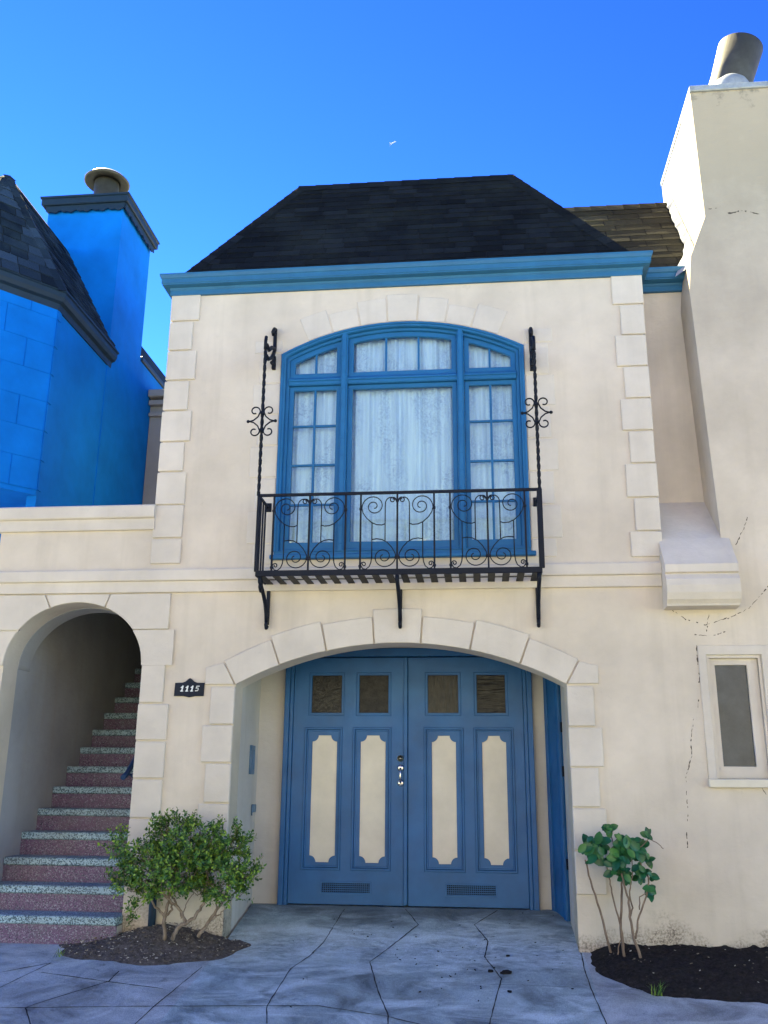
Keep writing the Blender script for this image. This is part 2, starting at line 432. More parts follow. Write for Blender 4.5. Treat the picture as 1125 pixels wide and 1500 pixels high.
# small window opening
c0 = at(1022, 945, Y=0); qx0, qx1, qz0, qz1 = 2.05, 2.70, .035, 1.262
# chimney edge
chim_edge = [(2.364, 2.441), (2.29, 5.0), (2.337, 5.42), (2.526, 5.89), (2.50, 7.50)]
outer = [(-5.0, -1.95), (4.6, -1.95), (4.6, 2.10), (XR, 2.10), (XR, WT), (XL, WT), (XL, 2.62), (-5.0, 2.62)]
# arches run to the ground: cut them out of the outline itself
outer = [(-5.0, -1.95)] + [(sx0, -1.95)] + sell() + [(sx1, -1.95), (gx0, -1.95)] + arc(gcx, gcz, gR, gx0, gx1, 36) + [(gx1, -1.95)] + outer[1:]
H('front_wall', prism([outer, win_open, [(qx0, qz0), (qx1, qz0), (qx1, qz1), (qx0, qz1)]], 0, .30), stucco)
# tower sides, rear body, terrace
H('side_wall', box(XL, XL+.25, .30, 4.4, 2.2, WT), stucco)
H('side_wall', box(XR-.25, XR, .30, 2.6, 2.0, WT), stucco)
H('terrace_floor', box(-5.0, XL, .30, 4.4, 2.12, 2.30), stucco_in)
H('rear_wall', box(-5.19, XL+.25, 4.4, 4.65, -1.2, 6.0), stucco_grey)
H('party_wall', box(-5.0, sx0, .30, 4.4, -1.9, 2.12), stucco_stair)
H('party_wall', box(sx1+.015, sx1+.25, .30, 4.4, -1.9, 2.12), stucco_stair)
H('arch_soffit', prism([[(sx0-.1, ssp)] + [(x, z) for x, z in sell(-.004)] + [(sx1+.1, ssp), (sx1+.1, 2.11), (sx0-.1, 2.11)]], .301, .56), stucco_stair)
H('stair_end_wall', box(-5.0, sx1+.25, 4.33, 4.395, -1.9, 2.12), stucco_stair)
bmz = bmesh.new(); addbox(bmz, -5.19, XL, 4.30, 4.40, 5.78, 5.86, .006); addbox(bmz, -5.19, XL, 4.24, 4.46, 5.90, 6.02, .01); addbox(bmz, -5.19, XL, 4.34, 4.40, 5.60, 5.66, .006)
H('rear_cornice', bm_mesh(bmz), stucco_grey)
H('rear_block', box(XL+.25, 4.4, 4.5, 9, -1.9, 5.6), stucco_grey)
# recess back wall right of the tower
H('recess_wall', box(XR, 2.46, .46, .70, 2.3, 5.34), stucco)

# ---- quoins of the tower
QP = .022
def zf(u, v): p = at(u, v, Y=0); return p.z
def quoin(x0, x1, z0, z1, name='quoin', proud=QP):
    j = lambda: random.uniform(-.004, .004)
    g = .0075
    H(name, box(x0+j(), x1+j(), -proud, .02, z0+g+j()*.5, z1-g+j()*.5, .007), stone)
random.seed(5)
k = 440/1500
js = [107, 248, 392, 542, 692, 846, 996, 1160, 1327, 1456]
wid_l = [266, 228, 245, 210, 222, 187, 196, 183, 171]
for i in range(9):
    vm = 400+(js[i]+js[i+1])/2*k; xr = at(215+wid_l[i]*k, vm, Y=0).x
    z1, z0 = zf(245, 400+js[i]*k), zf(240, 400+js[i+1]*k)
    quoin(XL-QP, xr, z0, z1)
js = [12, 158, 310, 467, 627, 788, 953, 1122, 1290, 1421]
wid_r = [429, 471, 452, 494, 476, 518, 500, 545, 525]
for i in range(9):
    vm = 400+(js[i]+js[i+1])/2*k; xl = at(770+wid_r[i]*k, vm, Y=0).x
    z1, z0 = zf(930, 400+js[i]*k), zf(935, 400+js[i+1]*k)
    quoin(xl, XR+QP, z0, z1)
# ---- window surround blocks, fainter
js = [335, 403, 553, 708, 863, 1023, 1185, 1353, 1456]
wl = [540, 563, 530, 553, 515, 540, 500, 528]
for i in range(8):
    vm = 400+(js[i]+js[i+1])/2*k; xl = at(215+wl[i]*k, vm, Y=0).x
    quoin(xl, wx0-.004, zf(400, 400+js[i+1]*k), zf(405, 400+js[i]*k), 'surround_block', .007)
js = [275, 348, 508, 665, 826, 990, 1158, 1326, 1421]
wr = [131, 111, 147, 124, 161, 142, 180, 157]
for i in range(8):
    vm = 400+(js[i]+js[i+1])/2*k; xr = at(770+wr[i]*k, vm, Y=0).x
    quoin(wx1+.004, xr, zf(790, 400+js[i+1]*k), zf(790, 400+js[i]*k), 'surround_block', .007)
def voussoir(cx, cz, R, xa, xb, ra, proud, name='voussoir', gap=.007, bev=.005):
    """arch block between inner points xa and xb on radius R, rising to radius ra"""
    aa = math.asin((xa-cx)/R); ab = math.asin((xb-cx)/R)
    ga = gap/R
    ins = [(cx+R*math.sin(t), cz+R*math.cos(t)) for t in [aa+ga+(ab-aa-2*ga)*i/6 for i in range(7)]]
    fl = 1.0
    outs = [(cx+ra*math.sin(t), cz+ra*math.cos(t)) for t in [aa+ga+(ab-aa-2*ga)*i/6 for i in range(7)]]
    H(name, prism([ins+outs[::-1]], -proud, .02, bev), stone)
# window voussoirs
k2 = 400/1125
xs = [at(400+a*k2, 420+b*k2, Y=0).x for a, b in [(145, 222), (248, 187), (360, 160), (472, 145), (593, 145), (708, 150), (815, 167), (928, 192)]]
for i in range(7):
    voussoir(wcx, wcz, wR+.012, xs[i], xs[i+1], wR+(.30, .235, .30, .335, .30, .235, .30)[i], .012 if i == 3 else .007, 'keystone' if i == 3 else 'voussoir')
# garage voussoirs and jamb blocks
k3 = 335/1125
xs = [gx0]+[at(285+a*k3, 860+b*k3, Y=0).x for a, b in [(420, 375), (650, 305), (885, 272)]] + [at(600+a*k3, 860+b*k3, Y=0).x for a, b in [(55, 265), (297, 303), (543, 375)]]+[gx1]
for i in range(7):
    voussoir(gcx, gcz, gR, xs[i], xs[i+1], gR+(.262, .295, .262, .335, .262, .295, .262)[i],   .032 if i in (1, 3, 5) else .024, 'keystone' if i == 3 else 'voussoir')
def block(pts, name='voussoir', proud=.024): H(name, prism([pts], -proud, .02, .005), stone)
P2 = lambda u, v: (at(u, v, Y=0).x, at(u, v, Y=0).z)
ga_ = math.asin((gx0-gcx)/gR)
for sgn_, xo in ((1, P2(301, 1004)[0]), (-1, P2(877, 1004)[0])):
    q0 = (gcx+sgn_*(gR*math.sin(ga_)-.008), gsp+.006)
    q1 = (gcx+sgn_*((gR+.245)*math.sin(ga_)-.008), gcz+(gR+.245)*math.cos(ga_))
    block([q0, q1, (xo, 1.075), (xo, gsp+.006)])
jl = [1005, 1062, 1118, 1177, 1240, 1305]
el = [308, 296.5, 300.5, 289.5, 294, 284]
for i in range(5):
    quoin(at(el[i], (jl[i]+jl[i+1])/2, Y=0).x, gx0, zf(340, jl[i+1]), zf(340, jl[i]), 'jamb_block', .024)
jr = [1004.5, 1065, 1124, 1183, 1246, 1311.5]
er = [869.5, 883, 877.5, 889, 886.5]
for i in range(5):
    quoin(gx1, at(er[i], (jr[i]+jr[i+1])/2, Y=0).x, zf(850, jr[i+1]), zf(850, jr[i]), 'jamb_block', .024)
# stair arch blocks
k5 = .24
def ell_z(x): return ssp+srise*math.sqrt(max(0, 1-((x-scx)/sa)**2))
def arch_block(x_in0, x_in1, pts_out):
    n = 10
    ins = [(x_in0+(x_in1-x_in0)*i/n, ell_z(x_in0+(x_in1-x_in0)*i/n)) for i in range(n+1)]
    block(ins+pts_out, 'voussoir', .024)
zt = 1.822; zmid = zf(215, 923)
xk0, xk1 = at(75, 890, Y=0).x, at(155, 890, Y=0).x
xm = scx+sa*math.sqrt(1-((zmid-ssp)/srise)**2); xml = scx-(xm-scx)
g = .007
arch_block(xk0+g, xk1-g, [(at(163, 873, Y=0).x-g, zt), (at(68, 872, Y=0).x+g, zt)])
xe = at(249, 900, Y=0).x; xe2 = at(254, 948, Y=0).x
arch_block(xk1+g, xm, [(xm, zmid+g), (xe, zmid+g), (xe, zt), (at(163, 873, Y=0).x+g, zt)])
arch_block(xml, xk0-g, [(at(68, 872, Y=0).x-g, zt), (-4.99, zt), (-4.99, zmid+g), (xml, zmid+g)])
arch_block(xm, sx1-.001, [(sx1, ssp), (xe2, ssp), (xe2, zmid-g), (xm, zmid-g)])
arch_block(sx0+.001, xml, [(xml, zmid-g), (-4.99, zmid-g), (-4.99, ssp), (sx0, ssp)])
js = [472, 710, 938, 1170, 1412, 1670]
wr = [376, 398, 380, 362, 345]
for i in range(5):
    xr = at(150+wr[i]*k5, 860+(js[i]+js[i+1])/2*k5, Y=0).x
    quoin(sx1, xr, zf(205, 860+js[i+1]*k5), zf(205, 860+js[i]*k5), 'jamb_block', .024)

# ---- belt course, parapet, cornice
def run(x0, x1, prof): return sweep([(x0, 0), (x1, 0)], prof)
H('belt_course', sweep([(-5.0, 0), (1.765, 0)], [(-.01, 1.835), (.030, 1.835), (.034, 1.845), (.034, 1.945), (.062, 1.952), (.066, 1.962), (.066, 2.055), (.058, 2.068), (-.01, 2.085)]), stone)
H('parapet_coping', sweep([(-5.0, .30), (-5.0, 0), (-3.325, 0)], [(-.28, 2.50), (.030, 2.50), (.035, 2.51), (.035, 2.615), (.065, 2.625), (.07, 2.635), (.07, 2.745), (.06, 2.76), (-.28, 2.78)]), stone)
cprof = [(-.02, 5.205), (.03, 5.205), (.034, 5.212), (.034, 5.262), (.042, 5.272), (.046, 5.292), (.108, 5.300), (.108, 5.312), (.116, 5.318), (.116, 5.368), (.126, 5.376), (.137, 5.405), (.137, 5.428), (.10, 5.435), (-.02, 5.442)]
H('cornice', sweep([(XL, 2.2), (XL, 0), (XR, 0), (XR, .46)], cprof), trim)
H('cornice', sweep([(XR+.03, .46), (2.335, .46)], [(o*1.3, z+.045) for o, z in cprof]), trim)

# ---- roofs: every shingle its own small slab inside the roof mesh
def shingles(O, e, s, n, L, Rr, length, expo=.15, tab=.33, th=.012, seed=1, warp=.004):
    """O eave origin, e along the eave, s up the slope, n outwards; L(b), Rr(b) bounds along e"""
    rnd = random.Random(seed); bm = bmesh.new(); rows = int(math.ceil(length/expo)); e, s, n = Vector(e), Vector(s), Vector(n)
    for r in range(rows):
        b0, b1 = r*expo, min((r+1)*expo+.03, length)
        a = L(b0)-rnd.random()*tab; lift = th
        while a < Rr(b0):
            w = tab*rnd.choice((.8, 1, 1, 1.15)); a1 = a+w-.009
            dz = rnd.uniform(-warp, warp)
            q = []
            for aa, bb in ((a, b0+dz), (a1, b0+dz+rnd.uniform(-.002, .002)), (a1, b1), (a, b1)):
                q.append((min(max(aa, L(bb)), Rr(bb)), bb))
            if q[1][0]-q[0][0] > .01 or q[2][0]-q[3][0] > .01:
                hi = lift+rnd.uniform(0, .006)
                P = [Vector(O)+e*x+s*y+n*(hi if i < 2 else .003) for i, (x, y) in enumerate(q)]
                B = [Vector(O)+e*q[i][0]+s*q[i][1]+n*.0005 for i in (0, 1)]
                v = [bm.verts.new(p) for p in P]; vb = [bm.verts.new(p) for p in B]
                try:
                    bm.faces.new(v); bm.faces.new((vb[0], vb[1], v[1], v[0]))
                except ValueError: pass
            a += w
    bmesh.ops.remove_doubles(bm, verts=bm.verts[:], dist=1e-5)
    return bm
def add_deck(bm, pts):
    polyface(bm, pts, 1)
def hip_caps(A, B, n1, n2, w=.12, expo=.17, th=.009, seed=3):
    """overlapping cap shingles folded over the line from A up to B"""
    rnd = random.Random(seed); A, B = Vector(A), Vector(B); d = (B-A); Ln = d.length; d.normalize()
    bm = bmesh.new(); n1, n2 = Vector(n1).normalized(), Vector(n2).normalized()
    s1 = (d.cross(n1)).normalized(); s2 = (n2.cross(d)).normalized()
    if s1.dot(n2) > 0: s1 = -s1
    if s2.dot(n1) > 0: s2 = -s2
    m = (n1+n2).normalized()
    t = 0
    while t < Ln-.02:
        t1 = min(t+expo+.04, Ln); hw = w*rnd.uniform(.95, 1.05)
        lo, hi = A+d*t, A+d*t1
        for sd_, nn in ((s1, n1), (s2, n2)):
            q = [lo+m*(th+.012), lo+sd_*hw+nn*(th+.006), hi+sd_*hw+nn*.012, hi+m*.014]
            polyface(bm, q)
            polyface(bm, [q[0], q[1], q[1]-nn*.02, q[0]-m*.02])
        t += expo
    bmesh.ops.recalc_face_normals(bm, faces=bm.faces[:])
    return bm_mesh(bm)
ex0, ex1, ey, ez = XL+.10, XR-.06, -.06, 5.425
tx0, tx1, ty, tz = -2.146, .535, 1.0, 7.27
by_, bty = 6.0, 5.0
sl = Vector((0, ty-ey, tz-ez)); SL = sl.length; sl.normalize(); fn = Vector((0, -sl.z, sl.y))
lhl = (tx0-ex0)/SL; lhr = (ex1-tx1)/SL
bm = shingles((0, ey, ez), (1, 0, 0), sl, fn, lambda b: ex0+lhl*b, lambda b: ex1-lhr*b, SL, .118, .30, .009, 11)
add_deck(bm, [(ex0, ey, ez), (ex1, ey, ez), (tx1, ty, tz), (tx0, ty, tz)])
# left and right slopes, flat top
ls = Vector((tx0-ex0, 0, tz-ez)); LSL = ls.length; ls.normalize(); ln = Vector((-ls.z, 0, ls.x))
b2 = shingles((ex0, ey, ez), (0, 1, 0), ls, ln, lambda b: (ty-ey)*b/LSL, lambda b: 3.2, LSL, .118, .30, .009, 12); merge(bm, b2)
add_deck(bm, [(ex0, ey, ez), (tx0, ty, tz), (tx0, bty, tz), (ex0, bty, ez)])
rs = Vector((tx1-ex1, 0, tz-ez)); RSL = rs.length; rs.normalize(); rn = Vector((rs.z, 0, -rs.x))
b2 = shingles((ex1, ey, ez), (0, 1, 0), rs, rn, lambda b: (ty-ey)*b/RSL, lambda b: 3.0, RSL, .118, .30, .009, 13); merge(bm, b2)
add_deck(bm, [(ex1, ey, ez), (ex1, bty, ez), (tx1, bty, tz), (tx1, ty, tz)])
add_deck(bm, [(tx0, ty, tz-.002), (tx1, ty, tz-.002), (tx1, bty, tz-.002), (tx0, bty, tz-.002)])
roof = H('roof', bm_mesh(bm), sh_dark); roof.data.materials.append(dark)
H('hip_cap', hip_caps((ex0, ey, ez), (tx0, ty, tz), fn, ln, seed=2), sh_dark, roof)
H('hip_cap', hip_caps((ex1, ey, ez), (tx1, ty, tz), fn, rn, seed=3), sh_dark, roof)
H('ridge_cap', hip_caps((tx0-.02, ty, tz), (tx1+.02, ty, tz), fn, (0, .3, 1), .14, .22, seed=4), sh_dark, roof)
# lower roof running back from the recess to the chimney
cy0, cz0, cy1, cz1 = .36, 5.47, 1.30, 6.955
cs = Vector((0, cy1-cy0, cz1-cz0)); CSL = cs.length; cs.normalize(); cn = Vector((0, -cs.z, cs.y))
hx = lambda z: ex1-(z-ez)/(tz-ez)*(ex1-tx1)
bm = shingles((0, cy0, cz0), (1, 0, 0), cs, cn, lambda b: 1.2-.55*b/CSL, lambda b: 2.38+.12*min(1, b/.5), CSL, .15, .46, .007, 21, .004)
add_deck(bm, [(1.0, cy0, cz0), (2.5, cy0, cz0), (2.5, cy1, cz1), (.6, cy1, cz1)])
add_deck(bm, [(.6, cy1, cz1-.003), (2.5, cy1, cz1-.003), (2.5, 4.5, cz1-.4), (.6, 4.5, cz1-.4)])
roof2 = H('lower_roof', bm_mesh(bm), sh_brown); roof2.data.materials.append(dark)
H('ridge_cap', hip_caps((.7, cy1, cz1), (2.5, cy1, cz1), cn, (0, .3, 1), .13, .2, seed=6), sh_brown, roof2)

# ---- chimney with shoulder, cap, flue and flashing
CX1 = 4.05
front = [(2.364, 2.095)] + chim_edge + [(CX1, 7.50), (CX1, 2.095)]
bm = bmesh.new()
lowf = [(2.364, 2.105), (2.364, 2.441), (2.29, 5.0), (2.337, 5.42), (2.40, 5.56), (CX1, 5.56), (CX1, 2.105)]
me1 = prism([[(2.3645, 2.1), (2.3645, 2.441), (2.29, 5.0), (2.337, 5.42), (2.526, 5.89), (2.50, 7.50), (CX1, 7.50), (CX1, 2.1)]], 0, .50)
me2 = prism([[(2.529, 5.3), (2.529, 5.89), (2.503, 7.499), (CX1-.003, 7.499), (CX1-.003, 5.3)]], .499, 1.72)
bm.from_mesh(me1); bm.from_mesh(me2)
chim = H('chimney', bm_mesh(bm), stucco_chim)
H('chimney_cap', box(2.493, CX1+.05, -.03, 1.735, 7.4985, 7.575, .008), flash_m, chim)
H('cap_slab', box(3.10, CX1, .25, 1.4, 7.578, 7.80, .02), panel_cream, chim)
# flashing strip up the chimney side
bm = bmesh.new(); rnd = random.Random(4); N = 26; lo = []; hi = []; lo2 = []
for i in range(N+1):
    t = i/N; y = .22+(cy1+.03-.22)*t; z = cz0-.18+(cz1-cz0+.18)*t if t < .08 else cz0+(cz1-cz0)*(y-cy0)/(cy1-cy0)+.02
    chx = lambda q: 2.337+(q-5.42)*.402 if q < 5.89 else 2.526-(q-5.89)*.0162
    lo.append(bm.verts.new((chx(z)-.07-rnd.random()*.03, y-.01, z+.012))); hi.append(bm.verts.new((chx(z+.095)-.004, y, z+.095+rnd.random()*.006)))
for i in range(N): bm.faces.new((lo[i], lo[i+1], hi[i+1], hi[i]))
fo = H('flashing', bm_mesh(bm), flash_m, chim)
# leaning flue pipe and the half dome in front of it
pb = at(1058, 118, Y=.55); pt = at(1071, 62, Y=.62)
dz = 7.585
dz = 7.572; pb = Vector((at(1050, 110, Y=.55).x, .55, dz))
ax = Vector((.30, -.02, .95)).normalized()
H('flue_pipe', lathe([(.265, -.10), (.25, .30), (.245, .55), (.262, 1.0), (.25, 1.0), (.23, .5), (.23, 0)], pb, ax, 40), galv, chim)
H('flue_collar', lathe([(.25, -.02), (.245, .10), (.225, .20), (.18, .28), (.11, .34), (0, .36)], Vector((pb.x+.05, .34, dz)), Vector((.06, -.1, 1)), 32), flash_m, chim)

# ---- corbelled shelf at the foot of the recess
zb = 2.76
pro = [(.465, 2.82), (.0, 2.31), (-.225, 2.005), (-.225, 1.93), (-.195, 1.92), (-.205, 1.905), (-.235, 1.86), (-.245, 1.80), (-.24, 1.73), (-.215, 1.67), (-.18, 1.635), (-.17, 1.615), (0.01, 1.605), (.05, 2.0), (.465, 2.2)]
bm = bmesh.new()
def xright(y, z): return 2.44 if y < .02 else 2.42
a = [bm.verts.new((1.768, y, z)) for y, z in pro]; b = [bm.verts.new((xright(y, z), y, z)) for y, z in pro]
bm.faces.new(a[::-1]); bm.faces.new(b)
for i in range(len(pro)): bm.faces.new((a[i], a[(i+1) % len(pro)], b[(i+1) % len(pro)], b[i]))
bmesh.ops.recalc_face_normals(bm, faces=bm.faces[:])
H('corbel', bm_mesh(bm), stone)

# ---- garage recess
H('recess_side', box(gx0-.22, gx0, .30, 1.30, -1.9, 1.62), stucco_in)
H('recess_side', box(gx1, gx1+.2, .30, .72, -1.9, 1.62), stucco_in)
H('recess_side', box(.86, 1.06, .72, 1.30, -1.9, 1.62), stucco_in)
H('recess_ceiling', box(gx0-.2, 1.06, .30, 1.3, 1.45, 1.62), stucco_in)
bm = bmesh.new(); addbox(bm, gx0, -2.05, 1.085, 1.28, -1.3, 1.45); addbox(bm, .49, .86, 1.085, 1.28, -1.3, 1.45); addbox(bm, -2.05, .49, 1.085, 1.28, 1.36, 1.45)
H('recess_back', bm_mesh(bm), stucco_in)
# ---- door frame and leaves, measured on the plane Y=1.04
DF = 1.04; dz0, dz1 = -1.195, 1.30
fl, fr, lc = -2.10, .547, -.777
bm = bmesh.new()
for x0, x1 in ((fl, fl+.055), (fr-.055, fr)): addbox(bm, x0, x1, DF-.035, 1.10, dz0-.02, dz1+.1, .005)
for x0, x1 in ((fl+.057, fl+.095), (fr-.095, fr-.057)): addbox(bm, x0, x1, DF-.018, 1.10, dz0-.02, dz1+.05, .005)
addbox(bm, fl+.057, fr-.057, DF-.03, 1.10, dz1+.01, dz1+.1, .005)
H('door_frame', bm_mesh(bm), door_blue)
def notched(x0, x1, z0, z1, r=.065, n=6):
    pts = []
    for cx, cz, a0 in ((x0, z0, math.pi/2), (x1, z0, math.pi), (x1, z1, 1.5*math.pi), (x0, z1, 0)):
        for i in range(n+1):
            t = a0-math.pi/2*i/n
            pts.append((cx+r*math.cos(t), cz+r*math.sin(t)))
    return pts
wins = [(-1.838, -1.456), (-1.321, -.95), (-.582, -.203), (-.061, .296)]
pans = [(-1.872, -1.467), (-1.353, -.944), (-.597, -.182), (-.073, .343)]
crm = [(-1.79, -1.524), (-1.27, -1.005), (-.515, -.262), (.012, .262)]
vents = [(-1.652, -1.151), (-.375, .122)]
def rect(x0, x1, z0, z1): return [(x0, z0), (x1, z0), (x1, z1), (x0, z1)]
for li in range(2):
    x0, x1 = ((fl+.098, lc-.012), (lc+.012, fr-.098))[li]
    holes = []
    for i in (2*li, 2*li+1):
        holes.append(rect(wins[i][0], wins[i][1], .686, 1.14)); holes.append(rect(pans[i][0], pans[i][1], -.868, .56))
    va, vb = vents[li]; holes.append(rect(va, vb, -1.085, -.985))
    leaf = H('door_leaf', prism([rect(x0, x1, dz0, dz1)]+holes, DF, DF+.045, .003), door_blue)
    H('leaf_back', box(x0+.01, x1-.01, DF+.046, DF+.06, dz0, dz1), door_blue, leaf)
    for i in (2*li, 2*li+1):
        a, b = wins[i]
        bm = bmesh.new()
        bm.from_mesh(prism([rect(a, b, .686, 1.14), rect(a+.028, b-.028, .714, 1.112)], DF+.008, DF+.04, .004))
        H('pane_moulding', bm_mesh(bm), door_blue, leaf)
        H('pane', box(a+.02, b-.02, DF+.028, DF+.034, .706, 1.12), glass_kinds[i], leaf)
        a, b = pans[i]
        bm = bmesh.new()
        bm.from_mesh(prism([rect(a, b, -.868, .56), rect(a+.022, b-.022, -.846, .538)], DF-.010, DF+.03, .004))
        bm.from_mesh(prism([rect(a+.024, b-.024, -.844, .536), rect(a+.042, b-.042, -.826, .518)], DF+.004, DF+.03, .004))
        H('panel_moulding', bm_mesh(bm), door_blue, leaf)
        c, d = crm[i]
        H('panel_field', prism([rect(a+.04, b-.04, -.83, .52), notched(c, d, -.795, .478)], DF+.010, DF+.03, .0025), door_blue, leaf)
        H('cream_inset', box(c-.01, d+.01, DF+.022, DF+.03, -.80, .485), panel_cream, leaf)
    bm = bmesh.new()
    nx = 24; nz = 5
    for q in range(nx+1):
        xx = va+(vb-va)*q/nx; addbox(bm, xx-.003, xx+.003, DF+.015, DF+.021, -1.085, -.985)
    for q in range(nz+1):
        zz = -1.085+.1*q/nz; addbox(bm, va, vb, DF+.013, DF+.019, zz-.003, zz+.003)
    bm.from_mesh(prism([rect(va-.012, vb+.012, -1.097, -.973), rect(va+.006, vb-.006, -1.079, -.991)], DF-.006, DF+.012, .002))
    H('vent_grille', bm_mesh(bm), door_blue, leaf)
    H('vent_back', box(va, vb, DF+.036, DF+.042, -1.085, -.985), dark, leaf)
    if li == 0:
        H('keyhole_rose', lathe([(0, .022), (.012, .022), (.012, .014), (.030, .014), (.034, 0)], (-.845, DF, .243), Vector((0, -1, 0)), 20), brass, leaf)
        bm = bmesh.new()
        addtube(bm, [(-.842, DF, .142), (-.842, DF-.04, .138), (-.842, DF-.058, .11), (-.842, DF-.06, .07), (-.842, DF-.058, .03), (-.842, DF-.04, .002), (-.842, DF, -.002)], .011, 8)
        for zz in (.146, -.006): bm.from_mesh(lathe([(0, .012), (.022, .012), (.034, .004), (.036, 0)], (-.842, DF, zz), Vector((0, -1, 0)), 18))
        H('pull_handle', bm_mesh(bm), chrome, leaf)
    else:
        H('astragal', box(lc-.034, lc+.008, DF-.022, DF+.0, dz0+.01, dz1, .006), door_blue, leaf)
H('garage_interior', box(fl, fr, 1.12, 1.2, dz0, 1.36), dark)
# narrow blue side door set in the right flank of the recess
p0 = Vector((.815, .73, 0)); p1 = Vector((.700, 1.05, 0)); e = (p1-p0)/2; nrm = Vector((-e.y, e.x, 0)).normalized()
bm = bmesh.new(); frame_box(bm, (p0+p1)/2+Vector((0, 0, .07)), e, nrm*.02, Vector((0, 0, 1.33)), .004)
for a, b in ((.0, .18), (.82, 1.0)):
    c = p0+(p1-p0)*(a+b)/2; frame_box(bm, c-nrm*0+nrm*.026+Vector((0, 0, .07)), e*(b-a), nrm*.006, Vector((0, 0, 1.33)), .003)
sdoor = H('side_door', bm_mesh(bm), door_blue)
for zz in (.55, .12, -.75):
    H('hinge', lathe([(0, -.05), (.012, -.05), (.012, .05), (0, .05)], (.812, .715, zz), Vector((0, 0, 1)), 10), iron, sdoor)
# mail slot and small box on the left flank
ms = at(368, 1113, X=gx0)
bm = bmesh.new()
bm.from_mesh(prism([rect(-.085, .085, -.145, .145), rect(-.05, .05, -.095, .10)], -.012, .012, .003)); addbox(bm, -.05, .05, -.002, .008, -.095, .10)
me = bm_mesh(bm); me.transform(Matrix.Rotation(math.radians(90), 4, 'Z')); me.transform(Matrix.Translation((gx0+.008, ms.y, ms.z)))
H('mail_slot', me, slot_paint)
ms = at(369.5, 1184, X=gx0)
bm = bmesh.new(); addbox(bm, gx0, gx0+.03, ms.y-.05, ms.y+.055, ms.z-.04, ms.z+.04, .006); addtube(bm, [(gx0+.012, ms.y-.06, ms.z+.03), (gx0+.012, ms.y-.06, ms.z-.07)], .008)
H('utility_box', bm_mesh(bm), slot_paint)

# ---- stairs
bm = bmesh.new(); NST = 14; ST0, SZ0, RUN, RISE = -.17, -1.20, .316, .225
pts = [(ST0+.03, -1.95)]
for i in range(NST):
    y = ST0+RUN*i; z = SZ0+RISE*i
    pts += [(y+.03, z-RISE-.08 if i == 0 else z-RISE-.08), (y+.03, z-.08)]
pts += [(4.39, SZ0+RISE*(NST-1)-.08), (4.39, -1.95)]
a = [bm.verts.new((sx0+.004, y, z)) for y, z in pts]; b = [bm.verts.new((sx1+.012, y, z)) for y, z in pts]
bm.faces.new(a); bm.faces.new(b[::-1])
for i in range(len(pts)): bm.faces.new((a[i], a[(i+1) % len(pts)], b[(i+1) % len(pts)], b[i]))
bmesh.ops.recalc_face_normals(bm, faces=bm.faces[:])
stairs = H('staircase', bm_mesh(bm), stucco_in)
for i in range(NST):
    y = ST0+RUN*i; z = SZ0+RISE*i
    yb = y+RUN+.02 if i < NST-1 else 4.39
    H('tread', box(sx0+.003, sx1+.012, y, yb, z-.074, z, .010), tz_tread, stairs)
    H('riser', box(sx0+.003, sx1+.012, y+.018, y+.029, z-RISE-.004 if i else -1.9, z-.076), tz_riser, stairs)
# handrail end
hr0 = at(186, 1133, X=sx1-.10)
bm = bmesh.new()
addtube(bm, [(hr0.x, hr0.y-.10, hr0.z-.04), (hr0.x, hr0.y, hr0.z+.0), (hr0.x, hr0.y+.5, hr0.z+.355), (hr0.x, hr0.y+2.2, hr0.z+1.565)], .026, 8)
addtube(bm, [(hr0.x, hr0.y+.02, hr0.z), (sx1+.01, hr0.y+.02, hr0.z-.05)], .014, 6)
H('handrail', bm_mesh(bm), rail_paint)

# ---- the arched window
win = H('arched_window', prism([[(wx0, wz0)] + warc(0) + [(wx1, wz0)], [(wx0+.05, wz0+.0501)] + [(x, z) for x, z in warc(.05)] + [(wx1-.05, wz0+.0501)]], -.012, .12, .006), trim_win)
# second step of the frame
H('frame_moulding', prism([[(wx0+.051, wz0+.051)] + warc(.051) + [(wx1-.051, wz0+.051)], [(wx0+.085, wz0+.085)] + warc(.085) + [(wx1-.085, wz0+.085)]], .028, .13, .005), trim_win, win)
H('frame_moulding', prism([[(wx0, wz0+.05)] + warc(.0) + [(wx1, wz0+.05)], [(wx0+.024, wz0+.051)] + warc(.024) + [(wx1-.024, wz0+.051)]], -.024, -.0125, .003), trim_win, win)
def arch_z(x, d): return wcz+math.sqrt((wR-d)**2-(x-wcx)**2)
bounds = [(wx0+.086, -1.412), (-1.338, -.175), (-.097, wx1-.086)]
TZ = 4.13
for i, mx in enumerate((-1.375, -.136)):
    bm = bmesh.new()
    zt_ = arch_z(mx, .05)
    prof = [(-.036, .06), (-.036, .005), (-.028, -.006), (-.022, -.006), (-.018, -.022), (.018, -.022), (.022, -.006), (.028, -.006), (.036, .005), (.036, .06)]
    a = [bm.verts.new((mx+x, y, wz0+.052)) for x, y in prof]; b = [bm.verts.new((mx+x, y, zt_)) for x, y in prof]
    for q in range(len(prof)-1): bm.faces.new((a[q], b[q], b[q+1], a[q+1]))
    mul = H('mullion', bm_mesh(bm), trim_win, win)
    bm = bmesh.new(); nb = 13
    for q in range(nb):
        z = wz0+.13+(zt_-wz0-.2)*q/(nb-1); addbox(bm, mx-.0195, mx+.0195, -.026, -.012, z-.006, z+.006, .002)
    H('bamboo_ring', bm_mesh(bm), trim_win, mul)
    bm.free() if False else None
